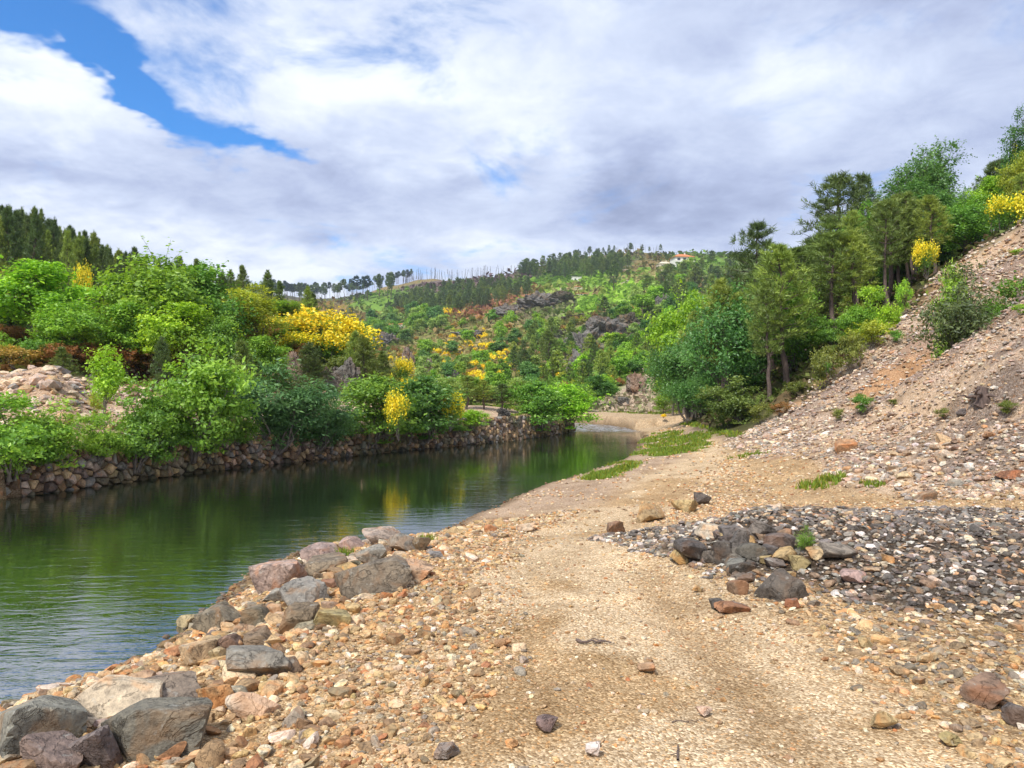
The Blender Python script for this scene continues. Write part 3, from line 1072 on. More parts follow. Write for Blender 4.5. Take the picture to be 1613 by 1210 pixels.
PALN = list(PAL)
PALA = np.array([PAL[k] for k in PALN])
ZONES = {
    'bank': dict(tan=.28, cream=.15, white=.05, orange=.12, rust=.04, grey=.11, brown=.15, ochre=.08, olive=.02),
    'track': dict(tan=.33, cream=.25, white=.08, orange=.10, rust=.05, grey=.11, brown=.08),
    'heap': dict(black=.20, slate=.25, grey=.12, brown=.15, white=.10, cream=.07, tan=.04, orange=.02, mauve=.05),
    'heapfoot': dict(tan=.16, cream=.12, white=.12, slate=.22, grey=.14, brown=.16, orange=.04, ochre=.04),
    'scree': dict(pink=.24, cream=.18, white=.08, tan=.12, brown=.14, grey=.15, mauve=.06, orange=.03),
    'terrace': dict(pink=.3, cream=.3, tan=.2, brown=.1, grey=.1)}
ZONE_LABEL = {'bank': 'cobble lying loose on the left margin between track and boulders', 'track': 'stone lying loose on the fine gravel track',
              'heap': 'cobble lying loose on the grey rubble heap right of the track', 'heapfoot': 'cobble at the lower right foot of the rubble heap',
              'scree': 'stone lying loose at the foot of the scree slope'}


def build_stones():
    r_ = np.random.default_rng(5)
    N = 500000
    th = r_.uniform(math.radians(-40), math.radians(53), N)
    d = np.exp(r_.uniform(math.log(2.6), math.log(48), N))
    x, y = d * np.sin(th), d * np.cos(th)
    keep = poly_sd(x, y, LEFTP) > 0
    x, y, d = x[keep], y[keep], d[keep]
    sd = poly_sd(x, y, RIVER)
    nz = fbm(x * 0.8, y * 0.8, o=4)
    nz2 = fbm(x * 1.7 + 31, y * 1.7, o=3)
    pc, pw = path_x(y)
    mo = mound_f(x, y)
    foot = np.interp(y, FOOT_Y, FOOT_X)
    t = x - foot
    offp = np.abs(x - pc) / pw
    zone = np.full(len(x), 'track', dtype='<U9')
    dens = 0.035 + 0.22 * sstep(nz2, 0.1, 0.6) * sstep(offp, 0.15, 0.8)
    size = np.exp(r_.normal(math.log(0.0155), 0.45, len(x)))
    side = (x < pc) & (sd < 4.3) & (y < 14.8)
    bm_ = side * sstep(offp + 0.35 * nz, 0.55, 1.15) * sstep(sd, -0.25, 0.15)
    k = bm_ > r_.uniform(0, 1, len(x))
    zone[k] = 'bank'
    dens[k] = 0.85
    size[k] = np.exp(r_.normal(math.log(0.032), 0.52, k.sum())) * (0.75 + 0.5 * sstep(offp[k], 0.9, 2.2))
    right = (x > pc) & (y < 13.5)
    k = right & (mo + 0.18 * nz * sstep(mo, 0.0, 0.12) > 0.05)
    zone[k] = 'heap'
    dens[k] = 1.0
    size[k] = np.exp(r_.normal(math.log(0.033), 0.42, k.sum()))
    k = right & ~k & (sstep(offp + 0.35 * nz, 0.9, 1.5) > r_.uniform(0, 1, len(x))) & (y < 7.5)
    zone[k] = 'heapfoot'
    dens[k] = 0.62
    size[k] = np.exp(r_.normal(math.log(0.030), 0.45, k.sum()))
    k = (mo > 0.08) & right & (y < 6.0) & (r_.uniform(0, 1, len(x)) < 0.6)
    zone[k] = 'heapfoot'
    k = t + 0.7 * nz > -0.5
    zone[k] = 'scree'
    dens[k] = 0.95 * (0.45 + 0.55 * sstep(fbm(x[k] * 0.35, y[k] * 0.35 + 7, o=4), -0.35, 0.25))
    size[k] = np.exp(r_.normal(math.log(0.050), 0.40, k.sum()))
    near_foot = np.clip(1 - np.abs(t[k] - 0.6) / 2.0, 0, 1)
    size[k] *= (1 + 0.35 * near_foot) * (0.75 + 0.8 * sstep(fbm(x[k] * 0.5 + 77, y[k] * 0.5, o=3), 0.0, 0.5))
    # past the heap, the margin of the far track
    k = (zone == 'track') & (y > 9) & (x > pc + pw * 0.8)
    dens[k] = np.where(x[k] < 5.2 + 0.12 * (y[k] - 12), 0.22 + 0.4 * sstep(nz[k], -0.2, 0.4), 0.04 + 0.10 * sstep(nz[k], 0.1, 0.5))
    k = (zone == 'track') & (y > 14.5) & (x < pc)
    dens[k] *= 0.35
    size = np.maximum(size, np.where(zone == 'scree', 0.0023, 0.0020) * d)
    # even out the number of stones over the ground they cover
    cover = np.where(zone == 'scree', 0.85, 0.95)
    cell = 1.0 / (N / (math.radians(93) * math.log(48 / 2.6)) / d ** 2)
    p = dens * cover * cell / (size * size * 2.2)
    k = (r_.uniform(0, 1, len(x)) < p) & (sd > -0.25)
    x, y, d, size, zone, sd = x[k], y[k], d[k], size[k], zone[k], sd[k]
    z = height(x, y)
    u, v, dep = proj(x, y, z)
    k = (u > -220) & (u < 2350) & (v < 1400)
    k &= (r_.uniform(0, 1, len(x)) < np.where(u > 1680, 0.5, 1.0))
    k &= ~((zone == 'scree') & (y > wood_edge(x) + 0.5))
    x, y, z, d, size, zone, dep, sd = x[k], y[k], z[k], d[k], size[k], zone[k], dep[k], sd[k]
    n = len(x)
    flat = np.where(np.isin(zone, ('heap', 'heapfoot')), r_.uniform(0.28, 0.6, n), r_.uniform(0.36, 0.70, n))
    cols = np.zeros((n, 3))
    for zn, wts in ZONES.items():
        k = np.nonzero(zone == zn)[0]
        if len(k):
            names = list(wts)
            pw_ = np.array([wts[a] for a in names])
            ci = r_.choice(len(names), len(k), p=pw_ / pw_.sum())
            cols[k] = np.array([PAL[a] for a in names])[ci]
    cols *= (1 + r_.uniform(-0.22, 0.22, n))[:, None] * (1 + r_.uniform(-0.06, 0.06, (n, 3)))
    for zn in ZONES:
        k = zone == zn
        if k.any():
            cols[k] = cols[k] * .78 + cols[k].mean(0) * .22
            if zn in ('bank', 'track', 'heapfoot'):
                cols[k] *= np.array((1.0, 0.95, 0.84))
    cols = np.clip(cols, 0.02, 0.85)
    wet = sd < 0.28
    cols[wet] *= 0.45
    pos = np.stack([x, y, z + size * flat * 0.35], 1)
    # the largest in the picture are stones of their own, the rest one mass for each zone
    px = size / dep
    order = np.argsort(-px)
    vis = (u[k] if False else proj(x, y, z)[0])
    ok = [i for i in order if 0 < vis[i] < 1613 and proj(x[i:i + 1], y[i:i + 1], z[i:i + 1])[1][0] < 1205]
    solo = ok[:215]
    Rm = r_.uniform(0, 2 * math.pi, n)
    for i in solo:
        s = size[i]
        o = ob('cobble', STONE_MESH[int(r_.integers(0, 12))], tuple(pos[i]), (r_.normal(0, .2), r_.normal(0, .2), Rm[i]),
               (s * r_.uniform(.9, 1.2), s * r_.uniform(.6, .95), s * flat[i]), None, tuple(cols[i]))
        cn = PALN[int(np.argmin(np.abs(PALA / PALA.sum(1)[:, None] - cols[i] / cols[i].sum()).sum(1) * 4 + np.abs(PALA.sum(1) - cols[i].sum())))]
        cn = {'slate': 'dark grey', 'mauve': 'reddish brown', 'ochre': 'yellow ochre', 'rust': 'rust red'}.get(cn, cn)
        tag(o, cn + ' ' + ZONE_LABEL[str(zone[i])], 'stone', cn + ' ' + {'bank': 'cobbles of the left margin', 'track': 'stones on the track', 'heap': 'cobbles of the heap',
                                                   'heapfoot': 'cobbles at the heap foot', 'scree': 'stones at the scree foot'}[str(zone[i])])
    rest = np.ones(n, bool)
    rest[solo] = False
    idx = np.nonzero(rest)[0]
    near = idx[px[idx] > np.sort(px[idx])[-3000]] if len(idx) > 3000 else idx
    nm = np.zeros(n, bool)
    nm[near] = True
    far = idx[~nm[idx]]
    for nme, zs, lab in (('river_gravel', ('bank', 'track'), 'small loose river stones along the track and left margin'),
                         ('rubble_gravel', ('heap', 'heapfoot'), 'small dark and white stones covering the rubble heap'),
                         ('scree_stones', ('scree',), 'loose pinkish stones covering the scree slope on the right')):
        for tpl, ii, suf in ((T80, near, 0), (T20, far, 1)):
            j = ii[np.isin(zone[ii], zs)]
            if len(j):
                stone_mass(nme, pos[j], size[j], flat[j], cols[j], tpl, r_, lab)
    # rubble of the left terrace
    N = 9000
    uu = r_.uniform(-20, 700, N)
    dd = r_.uniform(19.5, 46, N)
    X = (uu - CU) / F * dd
    k = (poly_sd(X, dd, LEFTP) < 0)
    X, dd = X[k], dd[k]
    Z = height(X, dd)
    sdd = poly_sd(X, dd, RIVER)
    k = (sdd > 0.5) & (Z < 3.7) & (r_.uniform(0, 1, len(X)) < np.where((Z > 1.5) & (Z < 3.2), 0.75, 0.25))
    X, dd, Z = X[k], dd[k], Z[k]
    n = len(X)
    sz = np.exp(r_.normal(math.log(0.11), 0.45, n))
    names = list(ZONES['terrace'])
    ci = r_.choice(len(names), n, p=np.array(list(ZONES['terrace'].values())))
    cols = np.array([PAL[a] for a in names])[ci] * (1 + r_.uniform(-.2, .2, n))[:, None]
    stone_mass('terrace_rubble', np.stack([X, dd, Z + sz * 0.15], 1), sz, r_.uniform(.4, .75, n), np.clip(cols, .02, .85), T20, r_, 'pale angular rubble spread over the terrace behind the river wall')
    print('STONES', len(x), n)


build_stones()


# ------------------------------------------------------------------ river wall of rubble stones
def clip_poly(poly, mx, my, nx, ny):
    out = []
    for i in range(len(poly)):
        a, b = poly[i], poly[(i + 1) % len(poly)]
        da = (a[0] - mx) * nx + (a[1] - my) * ny
        db = (b[0] - mx) * nx + (b[1] - my) * ny
        if da <= 0:
            out.append(a)
        if (da < 0 < db) or (db < 0 < da):
            t = da / (da - db)
            out.append((a[0] + (b[0] - a[0]) * t, a[1] + (b[1] - a[1]) * t))
    return out


def build_wall():
    r_ = np.random.default_rng(11)
    pts = np.array(WALL[1:], float)
    # soften the line
    for _ in range(3):
        q = [pts[0]]
        for a, b in zip(pts[:-1], pts[1:]):
            q += [a * .75 + b * .25, a * .25 + b * .75]
        q.append(pts[-1])
        pts = np.array(q)
    seg = np.hypot(*(pts[1:] - pts[:-1]).T)
    S = np.concatenate([[0], np.cumsum(seg)])
    L = S[-1]

    def P(s):
        x = np.interp(s, S, pts[:, 0])
        y = np.interp(s, S, pts[:, 1])
        e = 0.3
        tx = np.interp(s + e, S, pts[:, 0]) - np.interp(s - e, S, pts[:, 0])
        ty = np.interp(s + e, S, pts[:, 1]) - np.interp(s - e, S, pts[:, 1])
        l = math.hypot(tx, ty) or 1
        return x, y, ty / l, -tx / l        # position and the normal that looks at the river
    root = ob('river_wall', None, (pts[len(pts) // 2][0], pts[len(pts) // 2][1], 0))
    tag(root, 'long low dry-stone wall of rubble along the far river bank', 'stone wall')
    inv = root.location.copy()

    def P3(s, z, o):
        x, y, nx, ny = P(s)
        bat = 0.30 - 0.16 * z          # the face leans back
        return (x + nx * (o + bat) - inv[0], y + ny * (o + bat) - inv[1], z)
    # seeds
    seeds = []
    s = 0.0
    row_h = 0.185
    nrow = 11
    for r in range(nrow):
        s = r_.uniform(0, 0.3)
        while s < L:
            seeds.append((s, -0.42 + r * row_h + r_.normal(0, 0.065)))
            s += r_.choice([r_.uniform(0.12, 0.24), r_.uniform(0.24, 0.5)])
    seeds = np.array(seeds)
    stones = []
    for i, (s0, z0) in enumerate(seeds):
        x, y, nx, ny = P(s0)
        top = float(wall_top(y)) + 0.04 + 0.10 * float(vnoise(np.array([s0 * 0.8]), np.array([3.3]))[0])
        if z0 > top + 0.02:
            continue
        poly = [(s0 - .5, z0 - .35), (s0 + .5, z0 - .35), (s0 + .5, min(z0 + .35, top)), (s0 - .5, min(z0 + .35, top))]
        dist = np.hypot(seeds[:, 0] - s0, seeds[:, 1] - z0)
        for j in np.argsort(dist)[1:16]:
            if dist[j] > 1.1:
                break
            mx, my = (seeds[j] + (s0, z0)) / 2
            poly = clip_poly(poly, mx, my, seeds[j][0] - s0, seeds[j][1] - z0)
            if len(poly) < 3:
                break
        if len(poly) < 3:
            continue
        c = np.mean(poly, 0)
        if c[1] < -0.35:
            continue
        stones.append((s0, c, np.array(poly), y))
    SM = []
    for (s0, c, poly, y) in stones:
        proud = r_.uniform(-0.04, 0.11)
        V, k = [], len(poly)
        for (f, o) in ((0.90, -0.22), (0.88, proud - 0.06), (0.66, proud), ):
            for (ps, pz) in poly:
                jx, jz = r_.normal(0, 0.008, 2)
                V.append(P3(c[0] + (ps - c[0]) * f + jx, c[1] + (pz - c[1]) * f + jz, o + r_.normal(0, 0.01)))
        V.append(P3(c[0], c[1], proud + r_.uniform(0.0, 0.04)))
        T_ = []
        for i in range(k):
            j = (i + 1) % k
            for a in (0, k):
                T_ += [(a + i, a + j, a + k + j), (a + i, a + k + j, a + k + i)]
            T_.append((2 * k + i, 2 * k + j, 3 * k))
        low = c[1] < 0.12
        cn = r_.choice(['tan', 'pink', 'brown', 'olive', 'grey', 'mauve'], p=[.26, .20, .20, .13, .13, .08])
        cc = np.array(PAL[str(cn)]) * r_.uniform(.7, 1.2)
        moss = float(vnoise(np.array([c[0] * 0.5]), np.array([c[1] * 0.9]))[0])
        if moss > 0.35:
            cc = cc * .6 + np.array((0.06, 0.075, 0.025)) * .6
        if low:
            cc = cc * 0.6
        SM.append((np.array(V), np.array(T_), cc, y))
    SM.sort(key=lambda a: a[3] if a[3] > 16.5 else 999)
    for (V, T_, cc, y) in SM[:300]:
        me = mk('wall_stone', V, tris=T_, mats=(M_WALL,))
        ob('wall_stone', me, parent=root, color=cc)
    VV, TT, CC, off = [], [], [], 0
    for (V, T_, cc, y) in SM[300:]:
        VV.append(V)
        TT.append(T_ + off)
        CC.append(np.repeat(cc[None], len(V), 0))
        off += len(V)
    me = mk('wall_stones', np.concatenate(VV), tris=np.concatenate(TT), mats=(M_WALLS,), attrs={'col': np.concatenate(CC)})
    tag(ob('wall_stones', me, parent=root), kind='stuff')
    # earth and small packing behind the faces
    ss = np.linspace(0, L, 160)
    V = []
    for s_ in ss:
        x, y, nx, ny = P(s_)
        top = float(wall_top(y)) - 0.03
        V += [P3(s_, -0.9, -0.10), P3(s_, top, -0.10), P3(s_, top + 0.02, -0.75)]
    q = []
    for i in range(159):
        a = i * 3
        q += [(a, a + 3, a + 4, a + 1), (a + 1, a + 4, a + 5, a + 2)]
    me = mk('wall_core', np.array(V), quads=np.array(q), mats=(M_EARTH,), smooth=True)
    ob('wall_core', me, parent=root)
    return P, S, L


WP, WS, WL = build_wall()


# ------------------------------------------------------------------ plants: templates
def leaf_quads(C, N, ln, wd, r_):
    """rhombic leaves: centres, normals, length and width; returns verts, quads"""
    n = len(C)
    a = r_.normal(size=(n, 3))
    a -= N * (a * N).sum(1)[:, None]
    a /= np.linalg.norm(a, axis=1)[:, None] + 1e-9
    b = np.cross(N, a)
    ln, wd = ln[:, None], wd[:, None]
    V = np.stack([C - a * ln, C + b * wd - a * ln * 0.1 + N * wd * 0.25, C + a * ln, C - b * wd - a * ln * 0.1 + N * wd * 0.25], 1)
    return V.reshape(-1, 3), np.arange(4 * n).reshape(-1, 4)


def tube(pts, rad, sides=6):
    pts = np.array(pts, float)
    V, Q = [], []
    for i, p in enumerate(pts):
        t = pts[min(i + 1, len(pts) - 1)] - pts[max(i - 1, 0)]
        t /= np.linalg.norm(t) + 1e-9
        a = np.cross(t, (0.31, 0.9, 0.2))
        a /= np.linalg.norm(a) + 1e-9
        b = np.cross(t, a)
        for k in range(sides):
            an = 2 * math.pi * k / sides
            V.append(p + (a * math.cos(an) + b * math.sin(an)) * rad[i])
    for i in range(len(pts) - 1):
        for k in range(sides):
            j = (k + 1) % sides
            Q.append((i * sides + k, i * sides + j, (i + 1) * sides + j, (i + 1) * sides + k))
    return np.array(V), np.array(Q)


class Wood:
    def __init__(s):
        s.V, s.Q, s.n = [], [], 0

    def limb(s, a, b, r0, r1, r_, wob=0.08, n=5, sides=5, sag=0.0):
        a, b = np.array(a, float), np.array(b, float)
        L = np.linalg.norm(b - a)
        t = np.linspace(0, 1, n)
        P = a + (b - a) * t[:, None]
        P[1:-1] += r_.normal(0, wob * L, (n - 2, 3))
        P[:, 2] += sag * L * np.sin(t * math.pi)
        V, Q = tube(P, r0 + (r1 - r0) * t, sides)
        s.V.append(V)
        s.Q.append(Q + s.n)
        s.n += len(V)
        return P

    def mesh(s, name, mat):
        return mk(name, np.concatenate(s.V), quads=np.concatenate(s.Q), mats=(mat,), smooth=True)


def unit(a):
    return a / (np.linalg.norm(a, axis=-1, keepdims=True) + 1e-9)


def broadleaf(seed, H, R, trunk=0.25, lobes=9, clumps=80, per=100, leaf=0.07, cs=0.34, slim=0.6, stems=1, up=0.55, droop=0.0, flat=0.55, r_trunk=None, shoots=None,
              name='crown', mat=None, wood=True):
    """crown radius R, height H; a trunk (or several stems), limbs to the lobes, leaves in clumps round the lobes"""
    r_ = np.random.default_rng(seed)
    z0 = H * trunk
    cz, rz = (z0 + H) / 2, (H - z0) / 2
    Lc = []
    for i in range(lobes):
        d = unit(r_.normal(size=3))
        k = r_.uniform(0.35, 0.72)
        Lc.append((d[0] * R * k, d[1] * R * k, cz + d[2] * rz * k * (0.95 if d[2] > 0 else 0.8)))
    Lc.append((r_.normal(0, .08 * R), r_.normal(0, .08 * R), cz + rz * 0.6))
    Lc = np.array(Lc)
    lr = np.array([r_.uniform(0.30, 0.48) for _ in Lc])
    W = Wood()
    rt = r_trunk or 0.022 * H
    hub = np.array([r_.normal(0, .05 * R), r_.normal(0, .05 * R), z0 + 0.35 * (H - z0)])
    if stems == 1:
        tp = W.limb((0, 0, -0.15), hub, rt, rt * 0.55, r_, 0.025, 7, 7)
    for i, c in enumerate(Lc):
        if stems == 1:
            st = tp[r_.integers(3, 7)]
            W.limb(st, c, rt * 0.45, rt * 0.12, r_, 0.06, 5, 5, 0.06)
        else:
            W.limb((r_.normal(0, .06 * R), r_.normal(0, .06 * R), -0.1), c, rt * 0.6, rt * 0.12, r_, 0.05, 6, 5, 0.05)
    CC = []
    for i in range(clumps):
        k = r_.integers(0, len(Lc))
        d = unit(r_.normal(size=3) + np.array([0, 0, 0.35]))
        rr = lr[k] * (r_.uniform(0.25, 1.0) ** 0.45)
        c = Lc[k] + d * rr * np.array([R, R, rz])
        c[2] = max(c[2], z0 * 0.5 + 0.03 * H)
        CC.append((c, k))
        if r_.uniform() < 0.5:
            W.limb(Lc[k], c, rt * 0.13, rt * 0.04, r_, 0.07, 4, 3)
    n = clumps * per
    ctr = np.repeat(np.array([c for c, k in CC]), per, 0)
    sz = np.repeat(r_.uniform(.65, 1.3, clumps), per)
    off = r_.normal(size=(n, 3)) * np.array([1, 1, flat]) * (cs * sz)[:, None]
    hd = np.hypot(off[:, 0], off[:, 1])
    off[:, 2] -= droop * hd
    C = ctr + off
    C[:, 2] = np.maximum(C[:, 2], 0.04 * H)
    ns = shoots if shoots is not None else clumps // 3
    if ns:
        k = r_.integers(0, len(Lc), ns)
        d = unit(r_.normal(size=(ns, 3)) * np.array([1, 1, .5]) + np.array([0, 0, .75]))
        st = Lc[k] + d * (lr[k] * 0.6)[:, None] * np.array([R, R, rz])
        ln_ = R * r_.uniform(.25, .6, ns)
        for a_, d_, l_ in zip(st, d, ln_):
            W.limb(a_, a_ + d_ * l_, rt * 0.07, rt * 0.03, r_, .03, 3, 3)
        m_ = 16
        tt_ = r_.uniform(.25, 1.05, (ns, m_))
        S_ = (st[:, None] + d[:, None] * (ln_[:, None] * tt_)[..., None]).reshape(-1, 3) + r_.normal(0, leaf * .9, (ns * m_, 3))
        C = np.concatenate([C, S_])
        C[:, 2] = np.maximum(C[:, 2], 0.04 * H)
        n = len(C)
    outw = unit(C - np.array([0, 0, cz]))
    N = unit(outw * 0.45 + np.array([0, 0, up]) + r_.normal(size=(n, 3)) * 0.55)
    ln = leaf * np.clip(np.exp(r_.normal(-0.08, .35, n)), .4, 1.9)
    V, Q = leaf_quads(C, N, ln, ln * slim * np.repeat(1.0, n), r_)
    tb = np.concatenate([np.repeat(r_.uniform(.2, .8, clumps), per), np.full(n - clumps * per, .7)])
    tint = np.clip(np.repeat(tb + r_.normal(0, .18, n), 4), 0, 1)
    top = np.percentile(V[:, 2], 99.3)
    wid = np.percentile(np.hypot(V[:, 0], V[:, 1]), 97)
    crown = mk(name, V, quads=Q, mats=(mat or M_LEAF,), attrs={'tint': tint})
    parts = [('crown', crown)]
    if wood:
        parts.append(('trunk' if stems == 1 else 'stems', W.mesh('trunk', M_BARK)))
    return dict(parts=parts, H=top, R=wid)


def needles(C, Dn, r_, per, ln, wd, spread=0.75):
    n = len(C) * per
    c = np.repeat(C, per, 0) + r_.normal(0, ln * 0.18, (n, 3))
    d = unit(np.repeat(Dn, per, 0) + r_.normal(size=(n, 3)) * spread)
    s = unit(np.cross(d, r_.normal(size=(n, 3))))
    l = (ln * r_.uniform(.7, 1.25, n))[:, None]
    w = (wd * r_.uniform(.8, 1.2, n))[:, None]
    V = np.stack([c - s * w, c + s * w, c + d * l], 1)
    return V.reshape(-1, 3), np.arange(3 * n).reshape(-1, 3)


def pine(seed, H, R, bare=0.3, whorls=13, br=6, tufts=7, per=13, ln=0.26, wd=0.022, shape='round', lift=0.35, dead=6):
    r_ = np.random.default_rng(seed)
    W = Wood()
    lean = r_.normal(0, 0.035 * H, 2)
    top = np.array([lean[0], lean[1], H * 0.97])
    tp = W.limb((0, 0, -0.2), top, 0.016 * H + 0.02, 0.02, r_, 0.008, 10, 7)
    tz = tp[:, 2]

    def on(z):
        return np.array([np.interp(z, tz, tp[:, 0]), np.interp(z, tz, tp[:, 1]), z])
    C, Dn = [], []
    for w in range(whorls):
        f = (w + r_.uniform(0, .6)) / whorls
        z = H * (bare + (0.97 - bare) * f)
        if shape == 'round':
            prof = (math.sin(math.pi * min(1, 0.22 + 0.78 * f)) ** 0.6) * (1.05 - 0.35 * f)
        elif shape == 'cone':
            prof = (1 - f) ** 0.95 + 0.035
        else:
            prof = 0.55 + 0.45 * math.sin(math.pi * f)
        for b in range(br):
            a = 2 * math.pi * (b + r_.uniform(-.35, .35)) / br + w * 0.7
            l = R * prof * r_.uniform(0.6, 1.15)
            if l < 0.12:
                continue
            st = on(z)
            en = st + np.array([math.cos(a) * l, math.sin(a) * l, l * (lift * (0.5 + f) + r_.normal(0, .12))])
            P = W.limb(st, en, 0.012 * l + 0.012, 0.006, r_, 0.035, 5, 4, -0.07)
            for k in range(tufts):
                t = 1 - (k / tufts) * 0.62
                p = st + (en - st) * t
                p = p + np.array([0, 0, -0.07 * l * math.sin(t * math.pi)])
                side = r_.normal(size=3) * np.array([1, 1, .45]) * 0.17 * l * (1.25 - t + 0.25)
                C.append(p + side)
                Dn.append(unit(unit(en - st) * 0.6 + np.array([0, 0, 0.75]) + unit(side) * 0.55))
    for k in range(4):
        C.append(top + np.array([0, 0, -k * 0.03 * H]))
        Dn.append(np.array([0, 0, 1.0]))
    for k in range(dead):
        z = H * r_.uniform(bare * 0.4, bare)
        a = r_.uniform(0, 6.28)
        l = R * r_.uniform(.2, .5)
        W.limb(on(z), on(z) + np.array([math.cos(a) * l, math.sin(a) * l, -0.05 * l]), 0.014, 0.005, r_, 0.05, 4, 3)
    C, Dn = np.array(C), np.array(Dn)
    V, Tn = needles(C, Dn, r_, per, ln, wd)
    tt = np.repeat(r_.uniform(.15, .85, len(C)), per * 3)
    tint = np.clip(tt + r_.normal(0, .1, len(tt)), 0, 1)
    crown = mk('crown', V, tris=Tn, mats=(M_NEED,), attrs={'tint': tint})
    return dict(parts=[('crown', crown), ('trunk', W.mesh('trunk', M_PBARK))], H=np.percentile(V[:, 2], 99.8), R=np.percentile(np.hypot(V[:, 0], V[:, 1]), 96))


def broom(seed, H, R, n_tw=420, per=12, leaf=0.05):
    """dome of green twigs covered in yellow blossom towards its surface"""
    r_ = np.random.default_rng(seed)
    W = Wood()
    lob = [np.array([r_.normal(0, .4 * R), r_.normal(0, .4 * R), H * r_.uniform(.5, .72)]) for _ in range(7)]
    for c in lob:
        W.limb((0, 0, -.1), c, .03, .01, r_, .05, 5, 4)
    C = []
    for i in range(n_tw):
        c = lob[r_.integers(0, 7)]
        d = unit(r_.normal(size=3) + np.array([0, 0, .25]))
        C.append(c + d * np.array([R * .52, R * .52, H * .33]) * r_.uniform(.2, 1) ** 0.5)
    C = np.array(C)
    C[:, 2] = np.maximum(C[:, 2], 0.05)
    out = {}
    hh = (np.linalg.norm((C - np.array([0, 0, H * .45])) / np.array([R, R, H * .5]), axis=1) + 0.5 * (C[:, 2] / H - 0.5))
    sel = (hh + r_.normal(0, .16, len(hh))) > np.percentile(hh, 50)
    parts = []
    for nm, idx, mat, k in (('foliage', np.nonzero(~sel)[0], M_LEAF, 1.0), ('blossom', np.nonzero(sel)[0], M_FLOW, 1.0)):
        idx = np.concatenate([idx, np.nonzero(sel)[0][::3]]) if nm == 'foliage' else idx
        c = np.repeat(C[idx], per, 0)
        n = len(c)
        off = r_.normal(size=(n, 3)) * np.array([.09, .09, .14]) * R
        c = c + off
        c[:, 2] = np.maximum(c[:, 2], 0.03)
        N = unit(r_.normal(size=(n, 3)) + np.array([0, 0, .6]))
        ln = leaf * r_.uniform(.6, 1.4, n)
        V, Q = leaf_quads(c, N, ln, ln * (.8 if nm == 'blossom' else .4), r_)
        tint = np.clip(np.repeat(np.repeat(r_.uniform(.25, .8, len(idx)), per) + r_.normal(0, .12, n), 4), 0, 1)
        parts.append((nm, mk(nm, V, quads=Q, mats=(mat,), attrs={'tint': tint})))
    parts.append(('stems', W.mesh('stems', M_BARK)))
    return dict(parts=parts, H=H * 1.02, R=R)


def merged(t, name):
    """a template joined into one mesh (for plants too small in the picture to show parts)"""
    VV, PP, MI, TT, mats, off = [], [], [], [], [], 0
    quads, tris, mq, mt = [], [], [], []
    for (nm, me) in t['parts']:
        v = np.zeros(len(me.vertices) * 3, np.float32)
        me.vertices.foreach_get('co', v)
        v = v.reshape(-1, 3)
        VV.append(v)
        tint = np.full(len(v), .5, np.float32)
        if 'tint' in me.attributes:
            me.attributes['tint'].data.foreach_get('value', tint)
        TT.append(tint)
        for p in (me.polygons):
            vi = [a + off for a in p.vertices]
            (quads if len(vi) == 4 else tris).append(vi)
            (mq if len(vi) == 4 else mt).append(len(mats))
        mats.append(me.materials[0])
        off += len(v)
    me = mk(name, np.concatenate(VV), quads=quads or None, tris=tris or None, mats=mats, attrs={'tint': np.concatenate(TT)}, midx=mq + mt)
    return dict(parts=[('', me)], H=t['H'], R=t['R'])


TP = {}
TP['oak'] = [broadleaf(s, 6.0, 2.5, 0.12, 11, 120, 105, 0.085, 0.30, 0.62) for s in (1, 2, 3)]
TP['dense'] = [broadleaf(s, 6.0, 2.6, 0.04, 13, 170, 100, 0.075, 0.32, 0.5, stems=5, up=0.35, droop=0.25, flat=0.8) for s in (4, 5)]
TP['bush'] = [broadleaf(s, 2.6, 1.5, 0.0, 9, 90, 95, 0.048, 0.17, 0.55, stems=6) for s in (6, 7, 8)]
TP['willow'] = [broadleaf(s, 3.0, 1.7, 0.0, 11, 150, 120, 0.055, 0.17, 0.36, stems=7, droop=0.35, flat=0.7) for s in (9, 10)]
TP['sapling'] = [broadleaf(s, 3.2, 0.8, 0.15, 8, 60, 55, 0.045, 0.17, 0.6, r_trunk=0.025) for s in (11, 12)]
TP['birch'] = [broadleaf(s, 8.0, 2.3, 0.22, 12, 190, 75, 0.070, 0.25, 0.55, droop=0.4, flat=0.8) for s in (13, 14)]
TP['shrub'] = [broadleaf(s, 1.4, 0.9, 0.0, 7, 45, 60, 0.042, 0.12, 0.5, stems=5) for s in (15, 16)]
TP['sparse'] = [broadleaf(17, 2.8, 1.2, 0.05, 11, 120, 60, 0.042, 0.15, 0.42, stems=7, flat=0.9)]
TP['pine'] = [pine(s, 9.0, 2.0, 0.32, 13, 6, 9, 13, 0.30, 0.020) for s in (21, 22, 23)]
TP['slimpine'] = [pine(s, 8.0, 1.35, 0.38, 12, 5, 8, 13, 0.27, 0.019, lift=0.5) for s in (24, 25)]
TP['youngpine'] = [pine(s, 5.0, 1.25, 0.06, 15, 6, 7, 12, 0.24, 0.016, shape='cone', lift=0.85, dead=0) for s in (26, 27, 28)]
TP['broom'] = [broom(s, 1.8, 1.2) for s in (31, 32)]
TP['farbroad'] = [merged(broadleaf(s, 5.0, 2.3, 0.06, 11, 80, 40, 0.155, 0.30, 0.65, wood=True), 'far_tree') for s in (41, 42, 43)]
TP['farshrub'] = [merged(broadleaf(s, 2.0, 1.4, 0.0, 7, 50, 32, 0.10, 0.20, 0.65, stems=3), 'far_shrub') for s in (44, 45)]
TP['farpine'] = [merged(pine(s, 9.0, 2.1, 0.28, 8, 5, 4, 8, 0.62, 0.10, dead=0), 'far_pine') for s in (46, 47, 48)]
